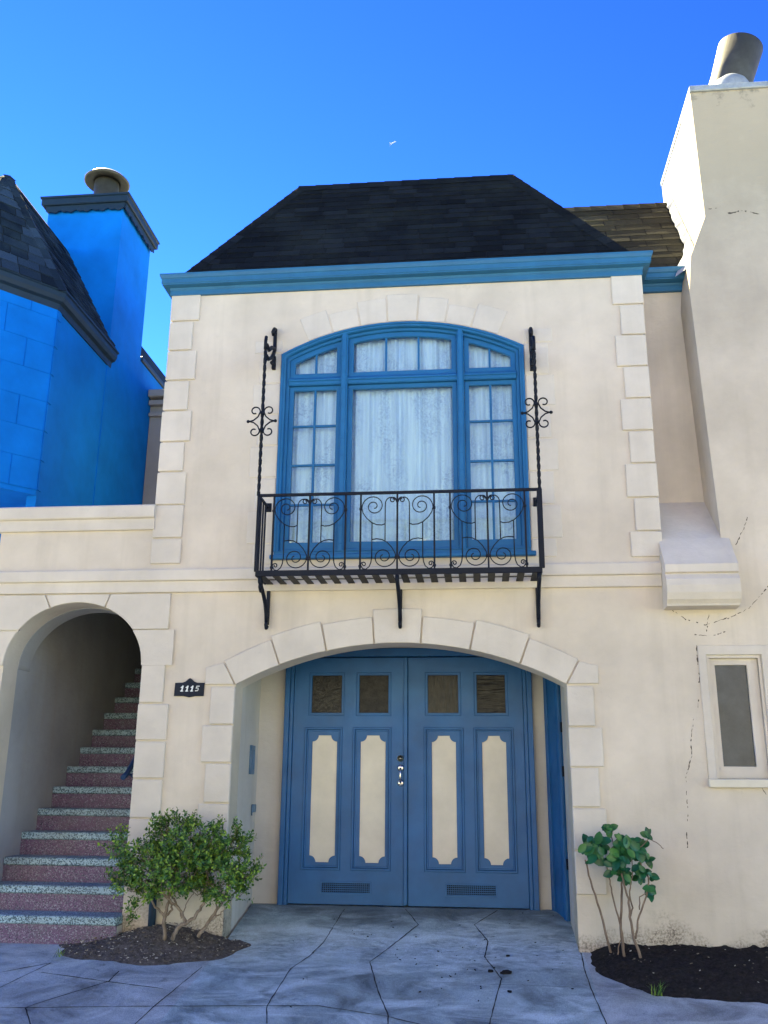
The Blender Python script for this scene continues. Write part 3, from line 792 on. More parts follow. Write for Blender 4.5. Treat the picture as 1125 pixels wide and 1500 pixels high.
for i, (x0, x1) in enumerate(bounds):
    H('transom_bar', sweep([(x0, .06), (x1, .06)], [(-.06, 4.085), (.035, 4.085), (.045, 4.095), (.045, 4.125), (.058, 4.13), (.058, 4.145), (.03, 4.175), (-.06, 4.18)]), trim_win, win)
    # upper light
    zA = 4.18
    o = [(x0, zA)] + [(x0+(x1-x0)*q/12, arch_z(x0+(x1-x0)*q/12, .086)) for q in range(13)] + [(x1, zA)]
    m_ = .055; xa, xb = x0+m_, x1-m_
    inn = [(xa, zA+m_)] + [(xa+(xb-xa)*q/12, arch_z(xa+(xb-xa)*q/12, .086+m_)) for q in range(13)] + [(xb, zA+m_)]
    H('upper_sash', prism([o, inn], .055, .11, .004), trim_win, win)
    bm = bmesh.new(); nd = 3 if i == 1 else 2
    for q in range(1, nd):
        xx = xa+(xb-xa)*q/nd; addbox(bm, xx-.011, xx+.011, .066, .098, zA+m_-.005, arch_z(xx, .086+m_)+.01, .003)
    H('muntin', bm_mesh(bm), trim_win, win)
    H('pane', prism([[(p[0], p[1]) for p in inn]], .088, .091), glass, win)
    # lower sash
    z0_, z1_ = wz0+.086, 4.084
    ma = .05; mb = .075
    H('lower_sash', prism([rect(x0, x1, z0_, z1_), rect(x0+ma, x1-ma, z0_+mb, z1_-.045)], .055, .11, .004), trim_win, win)
    H('pane', box(x0+ma-.005, x1-ma+.005, .088, .091, z0_+mb-.005, z1_-.04), glass, win)
    if i != 1:
        bm = bmesh.new(); xx = (x0+x1)/2; addbox(bm, xx-.012, xx+.012, .066, .098, z0_+mb-.004, z1_-.04, .003)
        for zz in (3.631, 3.192, 2.757):
            addbox(bm, x0+ma-.004, xx-.0125, .067, .097, zz-.011, zz+.011, .003); addbox(bm, xx+.0125, x1-ma+.004, .067, .097, zz-.011, zz+.011, .003)
        H('muntin', bm_mesh(bm), trim_win, win)
H('window_sill', box(wx0-.03, wx1+.045, -.06, .03, wz0-.035, wz0+.012, .008), trim_win, win)
H('window_back', box(wx0-.1, wx1+.1, .33, .36, wz0-.1, wtop+.1), dark, win)
# curtains hang behind the glass: things of their own
def curtain(x0, x1, z0, z1, seed, fold, label, y=.17, gather=1):
    rnd = random.Random(seed); bm = bmesh.new(); nx = int((x1-x0)/.008); nz = 40
    ph = [rnd.uniform(0, 6.28) for _ in range(4)]; rows = []
    for j in range(nz+1):
        t = j/nz; z = z0+(z1-z0)*t; row = []
        for i in range(nx+1):
            x = x0+(x1-x0)*i/nx
            d = fold*(math.sin(x*52+ph[0]+1.2*math.sin(x*9+ph[1]))+.6*math.sin(x*87+ph[2]+t*1.5)+.8*math.sin(x*17+ph[3]-t))*(.6+.4*t)
            d += fold*1.2*noise.noise((x*5, z*1.3, seed))
            row.append(bm.verts.new((x, y+d, z)))
        rows.append(row)
    for j in range(nz):
        for i in range(nx):
            f = bm.faces.new((rows[j][i], rows[j][i+1], rows[j+1][i+1], rows[j+1][i])); f.smooth = True
    o = link('lace_curtain', bm_mesh(bm), lace)
    return tag(o, label, 'curtain', 'lace curtains behind the arched window')
curtain(wx0+.06, -1.375, wz0+.06, 4.62, 1, .011, 'white lace curtain behind the left casement with small panes')
curtain(-1.372, -.140, wz0+.06, 4.76, 2, .016, 'wide white lace curtain behind the large undivided centre pane')
curtain(-.134, wx1-.06, wz0+.06, 4.62, 3, .011, 'white lace curtain behind the right casement with small panes')

# ---- small side window at the right
bm = bmesh.new()
sw = H('side_window', prism([rect(qx0, qx1, qz0, qz1), rect(qx0+.075, qx1-.075, qz0+.02, qz1-.085)], -.012, .09, .005), stone)
H('casing_moulding', prism([rect(qx0+.076, qx1-.076, qz0+.02, qz1-.086), rect(qx0+.10, qx1-.10, qz0+.02, qz1-.11)], .012, .10, .004), stone, sw)
H('window_sash', prism([rect(qx0+.101, qx1-.101, qz0+.02, qz1-.111), rect(qx0+.158, qx1-.20, qz0+.13, qz1-.175)], .05, .10, .004), stone, sw)
H('pane', box(qx0+.15, qx1-.19, .078, .084, qz0+.12, qz1-.165), dark_glass, sw)
H('window_sill', box(qx0-.005, qx1+.03, -.05, .06, qz0-.055, qz0+.018, .006), panel_cream, sw)
H('window_back', box(qx0+.05, qx1-.05, .11, .13, qz0+.05, qz1-.05), dark, sw)

# ---- plaster cracks, thin and broken
def crack(pts, seed, w=.0028, Y=-.0015, dash=.6):
    rnd = random.Random(seed); bm = bmesh.new()
    P = [at(u, v, Y=0) for u, v in pts]
    for a, b in zip(P, P[1:]):
        n = max(2, int((b-a).length/.018)); d = (b-a).normalized(); s = Vector((-d.z, 0, d.x))
        off = 0; prev = None
        for i in range(n+1):
            off += rnd.uniform(-.006, .006); off *= .85
            p = a+(b-a)*i/n+s*off; ww = w*rnd.choice((.3, .5, .8, 1.0, 1.3, 2.1))
            cur = (Vector((p.x, Y, p.z))+s*ww, Vector((p.x, Y, p.z))-s*ww)
            if prev and rnd.random() < dash: polyface(bm, [prev[0], cur[0], cur[1], prev[1]])
            prev = cur
    bmesh.ops.recalc_face_normals(bm, faces=bm.faces[:])
    H('plaster_crack', bm_mesh(bm), crack_m)
crack([(976, 885), (1005, 908), (1034, 916), (1066, 907), (1098, 890), (1125, 858)], 1)
crack([(1002, 928), (1036, 932), (1072, 925)], 2, .003)
crack([(1077, 798), (1090, 775), (1098, 745)], 3)
crack([(1039, 900), (1034, 925)], 4)
crack([(1024, 1022), (1013, 1073), (1014, 1105), (1005, 1140), (1007, 1190), (1005, 1245)], 5)
crack([(1020, 945), (1024, 1000)], 6, .004)
crack([(1116, 1153), (1125, 1170)], 7, .005)
crack([(1066, 312), (1085, 309), (1112, 314)], 8, .006)
crack([(1035, 306), (1060, 303)], 9, .004)

# ================================================================== NUMBER SIGN
P3 = lambda u, v, Y: at(u, v, Y=Y)
sc = P3(277.5, 1009, -.015)
sgn = empty('house_number_sign', (sc.x, 0, sc.z), 'dark blue house number plaque with pointed top reading 1115', 'sign')
hw, hh = .148, .070
pl = [(-hw-.004, -hh), (-.06, -hh), (0, -hh-.012), (.06, -hh), (hw-.004, -hh), (hw, hh-.012), (.075, hh-.010), (.045, hh), (.012, hh+.028), (0, hh+.034), (-.012, hh+.028), (-.045, hh), (-.075, hh-.010), (-hw, hh-.012)]
me = prism([[(sc.x+a, sc.z+b) for a, b in pl]], -.020, -.0005, .003)
link('plaque', me, plaque_m, sgn)
def stroke(bm, pts, w, y0, y1):
    for a, b in zip(pts, pts[1:]):
        a, b = Vector((a[0], 0, a[1])), Vector((b[0], 0, b[1])); d = (b-a)/2; n = Vector((-d.z, 0, d.x)).normalized()
        frame_box(bm, (a+b)/2+Vector((0, (y0+y1)/2, 0)), d+d.normalized()*w*.9, n*w, Vector((0, (y1-y0)/2, 0)))
for i, ch in enumerate('1115'):
    ox = sc.x-.075+.050*i; oz = sc.z-.022; s_ = .052; it = .22
    f = lambda x, z: (ox+(x+z*it)*s_, oz+z*s_)
    bm = bmesh.new()
    if ch == '1':
        stroke(bm, [f(.0, 0), f(.0, .9)], .0062, -.0245, -.0195); stroke(bm, [f(-.28, .66), f(-.02, .88)], .0045, -.0243, -.0195); stroke(bm, [f(-.22, .0), f(.22, .0)], .004, -.0241, -.0195)
    else:
        stroke(bm, [f(.26, .9), f(-.18, .9), f(-.22, .52), f(.12, .55), f(.26, .34), f(.16, .08), f(-.22, .03)], .0042, -.0245, -.0195)
    link('numeral', bm_mesh(bm), digit_m, sgn)

# ================================================================== IRON BALCONY
bal = empty('iron_balcony', (-.76, 0, 1.9), 'black wrought iron balcony with scroll railing mounted below the arched window', 'balcony')
def B(name, me, parent=None, smooth=False): return link(name, me, iron, parent or bal, smooth)
BY = -.42
bL, bR = -2.135, .607; bz0 = 1.925; brz = 2.715
# platform grid of flat bars
bm = bmesh.new()
addbox(bm, bL, bR, BY-.012, BY+.012, bz0-.028, bz0+.028, .003)
addbox(bm, bL, bR, -.012, .0, bz0-.028, bz0+.012, .003)
for x in (bL, bR-.02): addbox(bm, x, x+.02, BY+.0125, -.0125, bz0-.028, bz0+.022, .003)
zp = bz0-.027
addbox(bm, bL+.021, bR-.021, -.225, -.198, zp+.0065, zp+.011, .001)
n = 20
for i in range(n):
    x = bL+.06+(bR-bL-.12)*i/(n-1); addbox(bm, x-.034, x+.034, BY+.013, -.013, zp, zp+.006, .001)
B('platform', bm_mesh(bm))
bm = bmesh.new()
addtube(bm, [(bL, BY, brz), (bR, BY, brz)], .013, square=True)
for x in (bL, bR): addtube(bm, [(x, BY, brz-.002), (x, -.012, brz-.002)], .011, square=True); addbox(bm, x-.035, x+.035, -.016, .0, brz-.05, brz+.045, .004)
B('top_rail', bm_mesh(bm))
for x, r in ((bL, .013), (bR, .024)): B('corner_post', tubes([[(x, BY, bz0+.02), (x, BY, brz)]], r, square=True))
for x in (bL, bR):
    for q in range(1, 4): B('side_bar', tubes([[(x, BY+.1*q, bz0+.015), (x, BY+.1*q, brz-.01)]], .008, square=True))
def spiral(cx, cz, r0, r1, a0, turns, n=30, Y=BY):
    """spiral winding inwards from angle a0"""
    out = []
    for i in range(n+1):
        t = i/n; r = r0+(r1-r0)*t**.8; a = a0+turns*2*math.pi*t
        out.append((cx+r*math.cos(a), Y, cz+r*math.sin(a)))
    return out
hb = brz-bz0
for pi_, pc in enumerate((-1.622, -.76, .108)):
    hwid = .357
    pn = B('railing_panel', tubes([[(pc+s*hwid, BY, bz0+.02), (pc+s*hwid, BY, brz-.01)] for s in (-1, 1)]+[[(pc, BY, bz0+.02), (pc, BY, brz-.01)]], .0085, square=True))
    Z = lambda f: bz0+.02+(hb-.03)*f
    for s in (-1, 1):
        X = lambda f: pc+s*f*hwid        # f: 0 at the centre bar, 1 at the outer bar
        L = []
        mir = lambda pts: [(pc+s*(x), y, z) for x, y, z in pts]
        # big upper scroll next to the outer bar: from the inner stem foot, round the outer bar and curling in
        cx, cz, R = .52+0, 0, 0
        R = .118; cx = hwid-R-.01; cz = Z(.99)-R
        big = [(.118, BY, Z(.60)), (.15, BY, Z(.585)), (.20, BY, Z(.59)), (.25, BY, Z(.62)), (.30, BY, Z(.68)), (.335, BY, Z(.75))]
        big += spiral(cx, cz, R, .02, math.radians(-8), 1.75, 46)
        L.append(mir(big))
        # inner stem and its small curl at the head of the centre bar
        st = [(.118, BY, Z(.38)), (.118, BY, Z(.60)), (.118, BY, Z(.80)), (.115, BY, Z(.88))]
        st += spiral(.066, Z(.905), .05, .012, math.radians(10), 1.15, 24)[2:]
        st = [(.118, BY, Z(.38)), (.118, BY, Z(.60)), (.118, BY, Z(.82))] + [(.061+.057*math.cos(a), BY, Z(.86)+.070*math.sin(a)) for a in [math.pi*i/10*1.0 for i in range(1, 10)]]
        L.append(mir(st))
        L.append(mir(spiral(.045, Z(.915), .034, .010, math.radians(180), -1.3, 22)))
        # lower stem
        L.append(mir([(.245, BY, Z(.61)), (.245, BY, Z(.40)), (.245, BY, Z(.16))]))
        # lower large arch: from the lower stem over to the centre bar, then a scroll
        R2 = .118; c2 = (.012+R2, Z(.015)+R2)
        low = [(.245, BY, Z(.395)), (.20, BY, Z(.405)), (.15, BY, Z(.395)), (.10, BY, Z(.36)), (.055, BY, Z(.295)), (.022, BY, Z(.22)), (.012, BY, Z(.16))]
        low += spiral(c2[0], c2[1], R2, .02, math.radians(180), 1.7, 46)[1:]
        L.append(mir(low))
        # small foot scroll by the outer bar
        ft = [(.247, BY, Z(.16)), (.252, BY, Z(.10)), (.268, BY, Z(.045)), (.30, BY, Z(.012)), (.33, BY, Z(.02)), (.348, BY, Z(.06))] + spiral(.322, Z(.075), .027, .008, math.radians(-10), 1.2, 20)
        L.append(mir(ft))
        bm = bmesh.new()
        for p in L: addtube(bm, p, .0055, 6)
        for (fx, fz) in ((hwid, .80), (hwid, .05), (.012, .16)): addbox(bm, pc+s*fx-.014, pc+s*fx+.014, BY-.013, BY+.013, Z(fz)-.012, Z(fz)+.012, .003)
        B('scroll', bm_mesh(bm), pn)
# tall tie rods with rosettes and wall scrolls
for s, x in ((-1, bL-.005), (1, bR+.005)):
    zt_ = at(388, 497, Y=BY).z if s < 0 else at(781, 497, Y=BY).z
    pts = [(x, BY, brz), (x, BY, zt_)]
    bm = bmesh.new()
    # twisted square bar
    n = 46; prev = None
    for i in range(n+1):
        a = i/n*10*math.pi; z = brz+(zt_-brz)*i/n
        ring = [bm.verts.new((x+.019*math.cos(a+q*math.pi/2), BY+.019*math.sin(a+q*math.pi/2), z)) for q in range(4)]
        if prev:
            for q in range(4): bm.faces.new((prev[q], prev[(q+1) % 4], ring[(q+1) % 4], ring[q]))
        prev = ring
    addtube(bm, [(x, BY-.012, zt_-.12), (x, BY-.014, zt_-.02), (x, BY+.004, zt_+.03)], .018, 8)
    rod = B('tie_rod', bm_mesh(bm))
    # S scroll in the plane across the wall
    bm = bmesh.new()
    hook = [at(u, v, X=bL-.005) for u, v in ((390, 521), (393, 526), (398, 524), (403, 516), (406.5, 505), (407, 495), (405, 486), (402, 482), (400, 486), (401, 491))]
    curl = [at(u, v, X=bL-.005) for u, v in ((391, 505), (394, 513), (398, 509), (402, 511), (404, 517), (400, 521), (403, 526), (405.5, 531), (401.5, 535), (398, 531))]
    dzz = zt_-at(388, 497, Y=BY).z
    for q in (hook, curl): addtube(bm, [(x, min(p.y, -.02), p.z+dzz) for p in q], .021, 8)
    addbox(bm, x-.02, x+.02, -.05, -.002, zt_-.16, zt_-.02, .004)
    B('wall_scroll', bm_mesh(bm), rod)
    zr = 3.50
    bm = bmesh.new()
    for sx in (-1, 1):
        for szz in (-1, 1):
            q = [(x+sx*.13, BY-.016, zr), (x+sx*.085, BY-.016, zr+szz*.012), (x+sx*.04, BY-.016, zr+szz*.05), (x+sx*.02, BY-.016, zr+szz*.10)]
            q += [(x+sx*(.072-.052*math.cos(t)*(1-.55*t/5.2)), BY-.016, zr+szz*(.11+.052*math.sin(t)*(1-.55*t/5.2))) for t in [5.2*i/18 for i in range(19)]]
            addtube(bm, q, .0075, 6)
        bm.from_mesh(lathe([(0, -.016), (.014, -.01), (.018, 0), (.014, .01), (0, .016)], (x+sx*.14, BY-.016, zr), Vector((0, 1, 0)), 10))
    addbox(bm, x-.02, x+.02, BY-.028, BY+.02, zr+.08, zr+.105, .004); addbox(bm, x-.02, x+.02, BY-.028, BY+.02, zr-.105, zr-.08, .004)
    B('rosette', bm_mesh(bm), rod)
# brackets below
for x, kind in ((bL+.045, 1), (-.76, 0), (bR-.03, 0)):
    bm = bmesh.new()
    zz = bz0-.03
    q = [(x, BY+.01, zz), (x, BY+.015, zz-.05), (x, -.30, zz-.10), (x, -.22, zz-.15), (x, -.13, zz-.22), (x, -.08, zz-.30), (x, -.06, zz-.38)]
    addtube(bm, q, .020, 8)
    addtube(bm, [(x, -.012, zz), (x, -.012, zz-.40)], .016, square=True)
    addtube(bm, [(x, -.06, zz-.38), (x, -.075, zz-.41), (x, -.05, zz-.44), (x, -.02, zz-.42)], .018, 8)
    if kind:
        addtube(bm, [(x, -.36, zz-.01), (x, -.33, zz-.09), (x, -.36, zz-.13), (x, -.40, zz-.10), (x, -.39, zz-.06)], .016, 8)
    B('bracket', bm_mesh(bm))

# ================================================================== BLUE NEIGHBOUR
blue = empty('blue_house', (-6, 1, -1.45), 'bright blue stucco house with slate roof and chimney at the left', 'house')
def N(name, me, m, parent=None, smooth=False): return link(name, me, m, parent or blue, smooth)
BX = -5.2; by1 = 1.02
dv = Vector((-.656, -.755)).normalized(); CL = 1.75
cA = Vector((BX, by1)); cB = cA+dv*CL; fl_ = Vector((-10.5, cB.y))
eaveZ = 5.78
bay = [(BX, by1), (cB.x, cB.y), (-10.5, cB.y), (-10.5, 9), (BX, 9)]
bayZ = 3.24
def slab(poly, z0, z1): return solid([(x, y, z0) for x, y in poly], [(x, y, z1) for x, y in poly])
upper = N('upper_wall', slab([(BX, by1), (cB.x, cB.y), (-10.5, cB.y), (-10.5, 9), (BX-.001, 9), (BX-.001, 3.0)], bayZ, eaveZ), bright_blue)
N('lower_wall', slab([(BX, by1+.02), (BX-.12, by1+.02), (BX-.12, 2.3), (-10.5, 2.3), (-10.5, 9), (BX-.001, 9)], -1.9, bayZ), bright_blue)
N('parapet_wall', box(BX-.3, BX, 2.8, 8.9, eaveZ, 6.33), bright_blue)
N('parapet_coping', box(BX-.34, BX+.035, 3.84, 8.9, 6.333, 6.41, .01), dark_slate)
# scored block joints, thin proud lips on the canted wall
bm = bmesh.new()
nv = Vector((-dv.y, dv.x)); nv = nv if nv.x > 0 else -nv
d3 = Vector((dv.x, dv.y, 0)); n3 = Vector((nv.x, nv.y, 0)); A3 = Vector((cA.x, cA.y, 0))
zs = []; z = bayZ+.06; r = 0
while z < eaveZ-.1:
    z1 = min(z+.375, eaveZ-.02)
    s0 = .0
    edges = [0, .62 if r % 2 else .34, 1.18 if r % 2 else .95, CL]
    for a, b in zip(edges, edges[1:]):
        frame_box(bm, A3+d3*(a+b)/2+n3*.007+Vector((0, 0, (z+z1)/2)), d3*((b-a)/2-.006), n3*.008, Vector((0, 0, (z1-z)/2-.007)), .005)
    addbox(bm, BX-.002, BX+.015, by1+.004, by1+.10, z+.007, z1-.007, .005)
    z += .375; r += 1
N('scored_block_face', bm_mesh(bm), bright_blue)
# gutter along canted wall and side wall
gpath = [(-10.5, cB.y), (cB.x, cB.y), (BX, by1), (BX, 2.72)]
gprof = [(-.02, eaveZ-.10), (.02, eaveZ-.10), (.03, eaveZ-.02), (.075, eaveZ+.0), (.10, eaveZ+.05), (.105, eaveZ+.11), (.125, eaveZ+.12), (.125, eaveZ+.14), (-.02, eaveZ+.14)]
N('gutter', sweep(gpath, gprof), dark_slate)
# roof: find the apex where the photo's peak meets a steep slope
def solve_apex(u, v, slope=1.9):
    lo, hi = BX-3, BX
    for _ in range(60):
        mid = (lo+hi)/2; p = at(u, v, X=mid); want = eaveZ+.14+slope*(BX+.08-mid)
        if p.z < want: lo = mid
        else: hi = mid
    return at(u, v, X=(lo+hi)/2)
ap = solve_apex(14, 258)
e0 = Vector((BX+.10, by1-.06, eaveZ+.13)); e1 = Vector((BX+.10, 2.75, eaveZ+.13)); ap2 = Vector((ap.x, ap.y+2.5, ap.z))
cC = cA+dv*CL+nv*.12
w0 = Vector((cC.x, cC.y-.04, eaveZ+.13))
ap3 = Vector((ap.x-1.9, ap.y-.1, ap.z))
def plane_shingles(A, Bp, C, D, seed, expo=.15, tab=.28):
    """quad A-B eave, C-D top (D above A)"""
    A, Bp, C, D = map(Vector, (A, Bp, C, D)); e = (Bp-A).normalized(); nn = e.cross(D-A).normalized(); s = nn.cross(e).normalized()
    bD, bC = (D-A).dot(s), (C-A).dot(s); Lh = (bD+bC)/2; lD, lC = (D-A).dot(e), (C-A).dot(e); lB = (Bp-A).length
    bm = shingles(A, e, s, nn, lambda b: lD*b/Lh, lambda b: lB+(lC-lB)*b/Lh, Lh, expo, tab, .014, seed, .004)
    polyface(bm, [A, Bp, C, D], 1); return bm, nn
bm, n_c = plane_shingles(w0, e0, ap, ap+Vector((-.02, -.02, 0)), 31)
b2, n_s = plane_shingles(e0, e1, Vector((ap.x, 2.75, ap.z)), ap, 32); merge(bm, b2)
w00 = Vector((-10.5, w0.y, w0.z)); b2, n_f = plane_shingles(w00, w0, ap, Vector((-10.5, ap.y, ap.z)), 33); merge(bm, b2)
polyface(bm, [ap, (ap.x, 8.9, ap.z), (-10.5, 8.9, ap.z), (-10.5, ap.y, ap.z)])
polyface(bm, [(BX-.05, 2.75, eaveZ+.12), (BX-.05, 8.9, eaveZ+.12), (ap.x, 8.9, ap.z), (ap.x, 2.75, ap.z)])
broof = N('roof', bm_mesh(bm), sh_slate); broof.data.materials.append(dark)
N('hip_cap', hip_caps(e0, ap, n_c, n_s, .10, .17, .012, 7), sh_slate, broof)
N('hip_cap', hip_caps(w0, ap, n_c, n_f, .10, .17, .012, 8), sh_slate, broof)
# chimney
chz = at(178, 291, X=BX+.02).z
cx0 = at(72, 305, Y=2.62).x
bch = N('chimney', box(cx0, BX+.012, 2.62, 3.80, bayZ+.01, chz+.02), bright_blue)
capz = chz-.02
N('chimney_cap', sweep([(cx0, 3.80), (cx0, 2.62), (BX+.02, 2.62), (BX+.02, 3.80), (cx0, 3.80)], [(-.05, capz), (.075, capz), (.085, capz+.01), (.085, capz+.10), (.105, capz+.11), (.105, capz+.14), (-.05, capz+.15)]), dark_slate, bch)
N('cap_top', box(cx0-.04, BX+.06, 2.58, 3.84, capz+.10, capz+.135), dark_slate, bch)
bm = bmesh.new()
def scallop(p0, p1, nrm_):
    p0, p1 = Vector(p0), Vector(p1); L = (p1-p0).length; n_ = 5; top = []; bot = []
    for i in range(n_*12+1):
        t = i/(n_*12); f = (t*n_) % 1
        dz_ = -.085-.028*abs(math.sin(f*math.pi))-.012*math.sin(f*4*math.pi)
        q = p0+(p1-p0)*t; top.append(bm.verts.new(q)); bot.append(bm.verts.new(q+Vector((0, 0, dz_))))
    for i in range(len(top)-1): bm.faces.new((top[i], top[i+1], bot[i+1], bot[i]))
scallop((cx0-.02, 2.59, capz), (BX+.05, 2.59, capz), 0); scallop((BX+.05, 2.59, capz), (BX+.05, 3.83, capz), 0)
sc_me = bm_mesh(bm); sc_o = N('scalloped_trim', sc_me, dark_slate, bch)
sm = sc_o.modifiers.new('s', 'SOLIDIFY'); sm.thickness = .02
fc = at(157, 268, Y=3.2); ftop = capz+.15
fz = fc.z+.03
N('flue_pipe', lathe([(.19, ftop-.05), (.19, fz-.05), (.17, fz-.05), (.17, ftop-.05)], (fc.x, 3.2, 0), segs=32), galv, bch)
N('flue_hood', lathe([(.21, fz-.03), (.33, fz-.06), (.352, fz-.04), (.352, fz-.025), (.30, fz+.03), (.20, fz+.075), (0, fz+.10)], (fc.x, 3.2, 0), segs=40), galv, bch)

# ================================================================== GROUND
def g(x, y):
    if y >= 1: z = -1.205
    elif y >= 0: z = -1.416+.211*y
    elif y > -2.6: z = -1.416+.156*y
    else: z = -1.8216+.03*(y+2.6)
    return z
def ground_at(u, v):
    y = -1.0
    for _ in range(40):
        p = at(u, v, Z=g(0, y)); y = y*.4+p.y*.6
    return Vector((p.x, p.y, g(0, p.y)))
def strip(x0, x1, ys, dz=0, y_wob=0):
    bm = bmesh.new(); n = max(1, int((x1-x0)/.4)); rows = []
    for y in ys: rows.append([bm.verts.new((x0+(x1-x0)*i/n, y, g(x0, y)+dz)) for i in range(n+1)])
    for j in range(len(ys)-1):
        for i in range(n): bm.faces.new((rows[j][i], rows[j][i+1], rows[j+1][i+1], rows[j+1][i]))
    bmesh.ops.recalc_face_normals(bm, faces=bm.faces[:])
    me = bm_mesh(bm)
    return me
KY = -3.6
ysw = [.02, 0-.001, -.5, -1, -1.5, -2, -2.6, -3.1, KY]
for x0, x1 in ((-40, -2.36), (.855, 40)):
    o = link('pavement', strip(x0, x1, [0.0, -.5, -1, -1.5, -2, -2.6, -3.1, KY]), conc_walk); tag(o, kind='structure')
drv = link('driveway', strip(-2.36, .855, [1.30, 1.0, .75, .5, .25, 0, -.5, -1, -1.5, -2, -2.6, -3.1, KY]), conc_drive); tag(drv, kind='structure')
kz = g(0, KY)
kb = link('kerb', box(-40, 40, KY-.15, KY-.001, kz-.3, kz-.002, .015), conc_walk); tag(kb, kind='structure')
rd = bmesh.new(); polyface(rd, [(-40, KY-.14, kz-.12), (40, KY-.14, kz-.12), (40, -13.5, kz-.15), (-40, -13.5, kz-.15)])
tag(link('road', bm_mesh(rd), asphalt), kind='structure')
fk = link('far_pavement', box(-40, 40, -17, -13.5, kz-.35, kz-.03, .015), conc_walk); tag(fk, kind='structure')
gm = bmesh.new(); polyface(gm, [(-1500, -1500, kz-.4), (1500, -1500, kz-.4), (1500, 1500, kz-.4), (-1500, 1500, kz-.4)])
tag(link('ground', bm_mesh(gm), far_ground), kind='structure')
# scored joints
J = [[(504.5, 1332), (474.7, 1379.6), (452, 1402), (426, 1419), (391, 1474), (391, 1500)],
     [(594, 1332), (613, 1355), (575, 1385), (542, 1409.5), (554, 1454), (569, 1489), (567, 1510)],
     [(728.5, 1334), (694.7, 1355), (715, 1379.6), (709.6, 1402), (734.5, 1434), (714.6, 1510)],
     [(226, 1474.5), (400, 1474), (467, 1474), (564, 1489), (640, 1507)],
     [(296, 1417), (226.5, 1474), (190, 1508)], [(0, 1476.7), (40, 1476.7), (226, 1474.5)], [(74.7, 1411), (0, 1447), (-40, 1466)],
     [(60, 1425), (154, 1438), (239, 1449)], [(174, 1423), (159, 1438), (50, 1472), (37, 1477), (47, 1510)],
     [(851, 1396), (857, 1424), (866, 1449), (892, 1508)], [(596, 1438), (860, 1447)], [(0, 1425), (74.7, 1411)]]
bm = bmesh.new(); rnd = random.Random(8)
for L in J:
    thin = L[0][0] == 596
    P = [ground_at(u, v) for u, v in L]; pts = []
    for a, b in zip(P, P[1:]):
        n = max(2, int((b-a).length/.06))
        pts += [a+(b-a)*i/n for i in range(n)]
    pts.append(P[-1]); prev = None
    for i, p in enumerate(pts):
        d = (pts[min(i+1, len(pts)-1)]-pts[max(i-1, 0)]).normalized(); s = Vector((-d.y, d.x, 0)).normalized()
        w = (.0016 if thin else .0042)*rnd.uniform(.5, 1.4); p = p+s*rnd.uniform(-.003, .003)
        cur = [Vector((q.x, q.y, g(q.x, q.y)+.004)) for q in (p+s*w, p-s*w)]
        if prev: polyface(bm, [prev[0], cur[0], cur[1], prev[1]])
        prev = cur
bmesh.ops.recalc_face_normals(bm, faces=bm.faces[:])
for f in bm.faces:
    if f.normal.z < 0: f.normal_flip()
tag(link('joint_lines', bm_mesh(bm), joint_m), kind='structure')
# soil beds
def soil(x0, x1, y0, y1, inside, height, seed, name, mat=None):
    bm = bmesh.new(); st = .022; nx = int((x1-x0)/st); ny = int((y1-y0)/st); rows = []
    for j in range(ny+1):
        row = []
        for i in range(nx+1):
            x = x0+(x1-x0)*i/nx; y = y0+(y1-y0)*j/ny
            m_ = inside(x, y)+.10*noise.noise((x*3.1, y*3.1, seed))+.05*noise.noise((x*9, y*9, seed+2))
            h = height*min(max(m_, -.3), 1)**1 if m_ > 0 else m_*.3
            n_ = .022*noise.noise((x*8, y*8, seed))+.014*noise.noise((x*21, y*21, seed+5))+.008*noise.noise((x*47, y*47, seed+9))
            row.append(bm.verts.new((x, y, g(x, y)-.004+h+n_*min(1, max(0, m_*4)))))
        rows.append(row)
    for j in range(ny):
        for i in range(nx):
            f = bm.faces.new((rows[j][i], rows[j][i+1], rows[j+1][i+1], rows[j+1][i])); f.smooth = True
    return tag(link(name, bm_mesh(bm), mat or soil_m), kind='structure')
def left_bed(x, y):
    dx = (x+2.86)/(1.02 if x < -2.86 else .74); dy = (y+.10)/.50
    return 1-math.sqrt(dx*dx+dy*dy)-.10*noise.noise((x*1.7, y*2.5, 4.4))
soil(-4.3, -1.8, -1.0, .0, left_bed, .17, 3, 'soil_bed', soil_dust)
def right_bed(x, y):
    f = -.30-.66*min(1, max(0, (x-.86)/.45))**.6-.12*min(1, max(0, x-1.3)) 
    return min((x-.90)*2.5, (y-f)*1.3, .5)
soil(.84, 4.6, -1.4, 0.0, right_bed, .16, 9, 'soil_bed')
# crumbs, dry leaves, wood chips
def litter(n, spread, seed, name, m, size, label):
    rnd = random.Random(seed); bm = bmesh.new()
    for _ in range(n):
        x, y = spread(rnd); z = g(x, y)+.012
        s = size*rnd.uniform(.5, 1.6); a = rnd.uniform(0, 6.28); e1 = Vector((math.cos(a), math.sin(a), rnd.uniform(-.3, .5)))*s; e2 = Vector((-math.sin(a), math.cos(a), rnd.uniform(-.3, .4)))*s*rnd.uniform(.3, .7)
        c = Vector((x, y, z))
        frame_box(bm, c+Vector((0, 0, .004)), e1*.5, e2*.5, Vector((0, 0, .002)))
    return tag(link(name, bm_mesh(bm), m), label, 'litter', None, 'stuff')

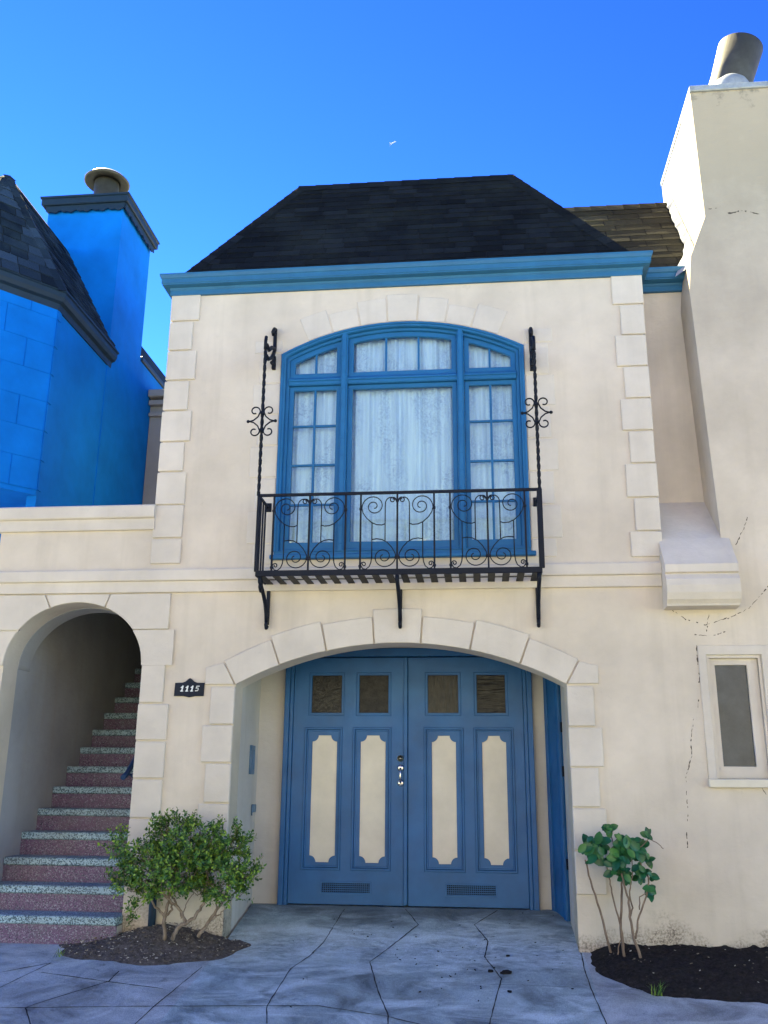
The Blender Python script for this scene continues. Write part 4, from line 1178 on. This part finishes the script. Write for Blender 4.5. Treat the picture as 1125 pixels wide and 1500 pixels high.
# ================================================================== PLANTS
def leafquad(bm, base, d, nrm_, L, W, cup=.15):
    d = d.normalized(); s = d.cross(nrm_).normalized(); n_ = s.cross(d)
    m1 = base+d*L*.5
    pts = [base, base+d*L*.30+s*W*.42+n_*cup*W, base+d*L*.68+s*W*.40+n_*cup*W*.8, base+d*L, base+d*L*.68-s*W*.40+n_*cup*W*.8, base+d*L*.30-s*W*.42+n_*cup*W]
    v = [bm.verts.new(p) for p in pts]; c = bm.verts.new(base+d*L*.5)
    bm.faces.new((v[0], v[1], v[2], v[3])) if False else None
    bm.faces.new((v[0], v[1], v[2], c)); bm.faces.new((c, v[2], v[3], v[4])); bm.faces.new((v[0], c, v[4], v[5]))
rnd = random.Random(77)
def PX(u, v, Y): return at(u, v, Y=Y)
shrub_c = ground_at(262, 1372)
shrub = empty('shrub', (PX(262, 1372, -.3).x, -.3, -1.40), 'round green leafy shrub with bare pale branches between the stairs and garage', 'shrub')
blobs = [  # u, v, Y, radius x (px), radius z (px)
    (188, 1240, -.42, 34, 26), (222, 1262, -.40, 42, 34), (258, 1232, -.34, 46, 38), (250, 1278, -.44, 50, 32), (300, 1250, -.40, 48, 40),
    (330, 1238, -.30, 36, 32), (322, 1285, -.45, 42, 30), (352, 1272, -.36, 28, 24), (205, 1300, -.40, 34, 22), (185, 1285, -.36, 24, 24), (196, 1330, -.34, 14, 16),
    (340, 1310, -.40, 24, 16), (272, 1206, -.30, 22, 14), (243, 1210, -.30, 18, 14), (372, 1270, -.34, 12, 5), (296, 1300, -.42, 30, 14), (318, 1212, -.28, 16, 10), (345, 1222, -.28, 14, 12)]
pxm = (DIST-.35)/FPX
bml = bmesh.new(); tips = []
for (u, v, Y, ru, rv) in blobs:
    c = PX(u, v, Y); rx, rz = ru*pxm, rv*pxm; ry = min(rx, .30)*.85
    ncl = int(215*(rx*rz)/(.3*.2))
    for _ in range(max(14, ncl)):
        th, ph = rnd.uniform(0, 6.283), math.acos(rnd.uniform(-1, 1)); rr = rnd.uniform(.35, 1.08)**.6
        dv_ = Vector((math.sin(ph)*math.cos(th), math.sin(ph)*math.sin(th), math.cos(ph)))
        p = c+Vector((dv_.x*rx*rr, dv_.y*ry*rr, dv_.z*rz*rr))
        if p.y > -.03: p.y = -.03-rnd.random()*.05
        if noise.noise((p.x*5.5, p.y*5.5, p.z*5.5)) < -.13: continue
        ax = (dv_+Vector((rnd.uniform(-.5, .5), rnd.uniform(-.6, .3), rnd.uniform(0, .9)))).normalized()
        tips.append((p, ax)); a0 = rnd.uniform(0, 6.28); q = ax.orthogonal().normalized()
        for kf in range(rnd.randint(6, 9)):
            t = kf*.013; rot = Matrix.Rotation(a0+kf*2.4, 3, ax)
            dd = (rot @ q)*rnd.uniform(.7, 1.0)+ax*rnd.uniform(.25, .9)
            leafquad(bml, p-ax*.05+ax*t, dd, ax+Vector((rnd.uniform(-.4, .4),)*3), rnd.uniform(.026, .044), rnd.uniform(.016, .026))
fol = link('foliage', bm_mesh(bml), leaf_box, shrub)
bmb = bmesh.new()
def branch(pts, r0, r1):
    P = [PX(u, v, Y) for u, v, Y in pts]; out = []
    for a, b in zip(P, P[1:]):
        for i in range(5):
            p = a+(b-a)*i/5; out.append(p+Vector((rnd.uniform(-1, 1), rnd.uniform(-1, 1), rnd.uniform(-1, 1)))*.008)
    out.append(P[-1]); addtube(bmb, out, r0*.66, 7, False, r1*.7)
branch([(241, 1376, -.30), (240, 1350, -.30), (246, 1325, -.32), (250, 1300, -.34), (260, 1260, -.34)], .030, .012)
branch([(243, 1345, -.30), (228, 1328, -.33), (216, 1308, -.36), (200, 1290, -.38)], .018, .007)
branch([(240, 1348, -.30), (252, 1332, -.30), (248, 1316, -.34), (228, 1300, -.38), (212, 1290, -.40)], .018, .007)
branch([(272, 1352, -.33), (265, 1335, -.34), (248, 1318, -.36), (235, 1306, -.38), (210, 1292, -.40)], .020, .008)
branch([(252, 1376, -.34), (262, 1358, -.35), (285, 1345, -.37), (298, 1325, -.38), (302, 1300, -.38), (306, 1270, -.38)], .030, .012)
branch([(262, 1358, -.35), (272, 1350, -.33), (258, 1325, -.30), (252, 1312, -.30), (262, 1296, -.30), (285, 1285, -.30)], .020, .008)
branch([(290, 1372, -.28), (308, 1348, -.30), (326, 1322, -.32), (334, 1300, -.34), (338, 1270, -.34)], .026, .010)
branch([(300, 1356, -.30), (322, 1338, -.36), (332, 1326, -.38)], .012, .005)
branch([(326, 1318, -.34), (345, 1308, -.36), (352, 1300, -.36)], .011, .005)
branch([(316, 1345, -.34), (318, 1310, -.34), (322, 1290, -.34)], .012, .006)
branch([(265, 1345, -.40), (275, 1320, -.40), (284, 1306, -.40)], .008, .004)
branch([(254, 1300, -.34), (225, 1285, -.30), (190, 1250, -.36)], .012, .005)
branch([(304, 1280, -.38), (330, 1250, -.32), (340, 1225, -.28)], .012, .004)
branch([(258, 1268, -.34), (250, 1235, -.32), (248, 1212, -.30)], .012, .004)
branch([(340, 1290, -.34), (360, 1276, -.34), (378, 1270, -.34)], .009, .003)
for p, ax in tips[::3]: addtube(bmb, [p-ax*.13+Vector((rnd.uniform(-.02, .02),)*3), p-ax*.03], .0025, 4)
link('trunk', bm_mesh(bmb), bark, shrub)
H('downpipe', tubes([[(at(226, 1300, Y=-.03).x, -.045, -.92), (at(222, 1370, Y=-.03).x, -.045, -1.42)]], .036, 10), dark_slate)

plant = empty('leafy_plant', (PX(905, 1400, -.3).x, -.3, -1.40), 'tall thin stemmed plant with broad dark leaves against the right wall', 'plant')
k8 = 300/1125
def Q(x, y, Y): return PX(825+x*k8, 1130+y*k8, Y)
bmb = bmesh.new()
def stem(pts, r0, r1):
    P = [Q(*p) for p in pts]; out = []
    for a, b in zip(P, P[1:]):
        for i in range(4): out.append(a+(b-a)*i/4+Vector((rnd.uniform(-1, 1), rnd.uniform(-1, 1), 0))*.004)
    out.append(P[-1]); addtube(bmb, out, r0, 7, False, r1)
stem([(268, 1010, -.22), (200, 760, -.22), (150, 600, -.20), (120, 485, -.20)], .011, .007)
stem([(340, 1040, -.26), (318, 850, -.26), (285, 740, -.26), (262, 640, -.25), (250, 560, -.24), (235, 500, -.24)], .009, .005)
stem([(340, 1040, -.26), (315, 860, -.24), (320, 680, -.20), (322, 600, -.20), (300, 470, -.2), (262, 350, -.2)], .013, .005)
stem([(438, 1060, -.34), (390, 920, -.33), (368, 800, -.32), (358, 700, -.30), (335, 620, -.30), (320, 560, -.3)], .013, .007)
stem([(400, 920, -.33), (410, 820, -.32), (450, 700, -.3), (470, 640, -.3), (465, 580, -.3), (430, 520, -.3), (400, 440, -.3), (470, 370, -.28)], .009, .004)
stem([(368, 800, -.32), (380, 750, -.30), (362, 660, -.30), (380, 580, -.3), (380, 470, -.3)], .008, .004)
stem([(418, 760, -.32), (422, 690, -.31), (460, 665, -.3), (480, 650, -.3)], .006, .003)
stem([(470, 370, -.28), (520, 395, -.27), (550, 425, -.26)], .004, .003)
stem([(300, 1020, -.25), (305, 960, -.25), (318, 915, -.25)], .007, .004)
link('stem', bm_mesh(bmb), bark2, plant)
def broad_leaf(bm, base, d, nrm_, L, W, droop=.25, n=7):
    d = d.normalized(); s = d.cross(nrm_).normalized(); n_ = s.cross(d).normalized(); rows = []
    for i in range(n+1):
        t = i/n; w = W*.5*max(0, math.sin(math.pi*min(1, t*.97+.02)))**.62
        c = base+d*L*t-n_*droop*L*t*t
        rows.append((c+s*w+n_*w*.3, c, c-s*w+n_*w*.3))
    vv = [[bm.verts.new(p) for p in r] for r in rows]
    for i in range(n):
        for j in range(2):
            f = bm.faces.new((vv[i][j], vv[i][j+1], vv[i+1][j+1], vv[i+1][j])); f.smooth = True
clus = [(185, 410, 80, 20), (130, 400, 46, 7), (170, 470, 45, 7), (225, 500, 30, 4), (150, 500, 14, 1), (255, 320, 30, 5), (245, 300, 22, 3), (310, 480, 62, 14), (300, 520, 40, 6), (350, 430, 62, 14), (330, 400, 40, 7), (265, 560, 18, 2), (340, 570, 40, 8),
        (410, 430, 52, 10), (395, 390, 30, 5), (465, 355, 24, 4), (460, 395, 24, 3), (470, 490, 30, 4), (415, 520, 34, 5), (420, 580, 30, 5), (445, 550, 28, 5), (488, 575, 18, 3), (475, 650, 26, 6), (485, 690, 12, 2), (308, 370, 24, 4)]
bml = bmesh.new()
for x, y, rr, n in clus:
    for _ in range(int(n*1.5)):
        a = rnd.uniform(0, 6.28); r = rr*rnd.random()**.5*.8
        p = Q(x+r*math.cos(a)*.8, y+r*math.sin(a)*.8, -.26+rnd.uniform(-.1, .06))
        d = Vector((math.cos(a)*.9, rnd.uniform(-.9, .1), -math.sin(a)*.8-.15))
        nr = Vector((rnd.uniform(-.5, .5), -1, rnd.uniform(.1, .9)))
        L = rnd.uniform(.06, .10)*(1.15 if rr > 40 else .9)
        broad_leaf(bml, p-d.normalized()*L*.4, d, nr, L, L*rnd.uniform(.62, .82), rnd.uniform(.1, .35))
link('foliage', bm_mesh(bml), leaf_big, plant)

# litter on the soil and the driveway
dry = make_leaf('dry_leaf', (.06, .045, .03), (.16, .125, .09), (.46, .43, .38), .8)
def sp_left(r):
    while True:
        x, y = r.uniform(-4.0, -2.0), r.uniform(-.72, -.04)
        if left_bed(x, y) > .02: return x, y
def litter2(n, spread, seed, hgt, size, label, m=dry):
    r = random.Random(seed); bm = bmesh.new()
    for _ in range(n):
        x, y = spread(r); z = g(x, y)+hgt(x, y)+.012
        s = size*r.uniform(.4, 1.7); a = r.uniform(0, 6.28)
        e1 = Vector((math.cos(a), math.sin(a), r.uniform(-.4, .4)))*s; e2 = Vector((-math.sin(a), math.cos(a), r.uniform(-.4, .4)))*s*r.uniform(.2, .6)
        frame_box(bm, Vector((x, y, z)), e1*.5, e2*.5, Vector((0, 0, .0025)))
    return tag(link('leaf_litter', bm_mesh(bm), m), label, 'litter', None, 'stuff')
litter2(480, sp_left, 5, lambda x, y: .17*max(0, left_bed(x, y))+.004, .014, 'dry leaves and pale chips scattered under the round shrub')
def sp_right(r):
    while True:
        x, y = r.uniform(.95, 4.2), r.uniform(-1.1, -.05)
        if right_bed(x, y) > .06: return x, y
litter2(110, sp_right, 6, lambda x, y: .16*max(0, right_bed(x, y))+.006, .013, 'small chips and twigs strewn over the bare soil at right')
def sp_dr(r):
    u, v = r.gauss(700, 60), r.gauss(1408, 26)
    if r.random() < .35: u, v = r.uniform(420, 845), r.uniform(1335, 1480)
    p = ground_at(min(max(u, 420), 850), min(max(v, 1335), 1490)); return p.x, p.y
dirt_m = Mat('dirt_crumb', (.02, .018, .017), .95, .1).m
litter2(60, sp_dr, 7, lambda x, y: -.007, .011, 'dark dirt crumbs scattered over the driveway concrete', dirt_m)
# dark leaf scraps lying on the driveway
for (u, v, s, lab) in ((742, 1426, .11, 'largest dark flat scrap on the driveway beside the cracked joint'), (719, 1424, .06, 'small dark scrap just left of the largest scrap on the driveway'), (747, 1454, .04, 'tiny dark scrap nearest the street on the driveway'), (744, 1401, .05, 'dark scrap furthest from the street on the driveway')):
    p = ground_at(u, v); r = random.Random(int(u)); n = 9
    lo_, hi_ = [], []
    for i in range(n):
        a = 6.283*i/n; q = s*.5*r.uniform(.55, 1.1); x, y = p.x+q*math.cos(a), p.y+q*.75*math.sin(a)
        lo_.append((x, y, g(x, y)+.003)); hi_.append((x*.98+p.x*.02, y*.98+p.y*.02, g(x, y)+.010+r.uniform(0, .006)))
    tag(link('debris_scrap', solid(lo_, hi_), dirt_m), lab, 'debris', 'dark scraps lying on the driveway')
# grass tuft by the bed
def tuft(u, v, n, h, label, seed):
    p = ground_at(u, v); r = random.Random(seed); bm = bmesh.new()
    for _ in range(n):
        a = r.uniform(0, 6.28); d = Vector((math.cos(a)*.6, math.sin(a)*.6, 1)).normalized(); L = h*r.uniform(.5, 1.1)
        b = p+Vector((r.uniform(-.04, .04), r.uniform(-.03, .03), .02)); s = Vector((-d.y, d.x, 0)).normalized()*.003
        m1 = b+d*L*.6; t = m1+Vector((d.x, d.y, .3)).normalized()*L*.45
        polyface(bm, [b-s, b+s, m1+s*.8, m1-s*.8]); polyface(bm, [m1-s*.8, m1+s*.8, t])
    tag(link('grass_tuft', bm_mesh(bm), leaf_box), label, 'grass')
tuft(962, 1462, 26, .13, 'small green grass tuft on the dark soil at right', 1)
tuft(86, 1405, 12, .10, 'dry little grass tuft at the pavement joint left of the shrub', 2)

# ================================================================== ACROSS THE STREET (behind the camera, added for warm bounce light, seen in the glass)
street_cols = [((.58, .56, .50), 'added pale cream row house across the street behind the photographer'), ((.64, .64, .62), 'added off white row house across the street behind the photographer'),
               ((.58, .53, .45), 'added sandy stucco row house across the street behind the photographer'), ((.60, .57, .53), 'added light beige row house across the street behind the photographer')]
for i in range(4):
    c, lab = street_cols[i]; x0 = -16+8*i; x1 = x0+7.9; yf = -17.2; zb_ = kz-.05
    mm = make_stucco('added_street_stucco', c, False, .2)
    h_ = empty('added_row_house', (x0+4, yf-4, zb_), lab, 'house', 'added row houses across the street')
    wl_ = link('wall', box(x0, x1, yf-8, yf, zb_, zb_+8.3+.3*(i % 2)), mm, h_)
    link('cornice', box(x0-.02, x1+.02, yf+.001, yf+.25, zb_+7.6, zb_+7.95, .03), panel_cream, h_)
    for (a, b, cc, d) in ((.8, 3.2, 4.2, 6.2), (4.4, 7.0, 4.2, 6.2)):
        w_ = link('window', prism([rect(x0+a, x0+b, zb_+cc, zb_+d), rect(x0+a+.1, x0+b-.1, zb_+cc+.1, zb_+d-.1)], yf+.002, yf+.08, .01), panel_cream, h_)
        link('pane', box(x0+a+.09, x0+b-.09, yf+.004, yf+.02, zb_+cc+.09, zb_+d-.09), dark_glass, w_)
    link('garage_door', box(x0+3.9, x0+6.9, yf+.003, yf+.05, zb_, zb_+2.4, .01), dark_slate, h_)
    link('door', box(x0+1.0, x0+2.0, yf+.003, yf+.05, zb_+.5, zb_+2.6, .01), trim, h_)

# ================================================================== AIRCRAFT
apx = at(576, 209, Y=3200)
air = empty('airplane', apx, 'tiny pale airplane high in the blue sky above the roof', 'airplane')
white = Mat('aircraft_white', (.8, .8, .8), .4, .4).m
dA = (at(582, 203, Y=3200)-at(569, 217, Y=3200)).normalized(); dA = (dA+Vector((0, .5, 0))).normalized(); sA = dA.cross(Vector((0, 0, 1))).normalized()
uA = sA.cross(dA)
link('fuselage', lathe([(0, -19), (1.0, -16), (2, -10), (2.1, 8), (1.9, 14), (1.1, 18), (0, 20)], apx, dA, 16), white, air)
def wingm(root, span, c0, c1, sweep_):
    bm = bmesh.new()
    for s in (-1, 1):
        a = apx+dA*root; b = a+sA*s*span-dA*sweep_
        lo_ = [a+dA*c0/2, a-dA*c0/2, b-dA*c1/2, b+dA*c1/2]
        v = [bm.verts.new(p-uA*.25) for p in lo_]; w_ = [bm.verts.new(p+uA*.25) for p in lo_]
        bm.faces.new(v); bm.faces.new(w_[::-1])
        for i in range(4): bm.faces.new((v[i], v[(i+1) % 4], w_[(i+1) % 4], w_[i]))
    bmesh.ops.recalc_face_normals(bm, faces=bm.faces[:]); return bm_mesh(bm)
link('wing', wingm(2, 17, 6, 2, 8), white, air)
link('tailplane', wingm(-16, 6, 3.2, 1.4, 3), white, air)
bm = bmesh.new(); frame_box(bm, apx-dA*16.5+uA*4, dA*1.8, sA*.2, uA*3.2); link('tail_fin', bm_mesh(bm), white, air)
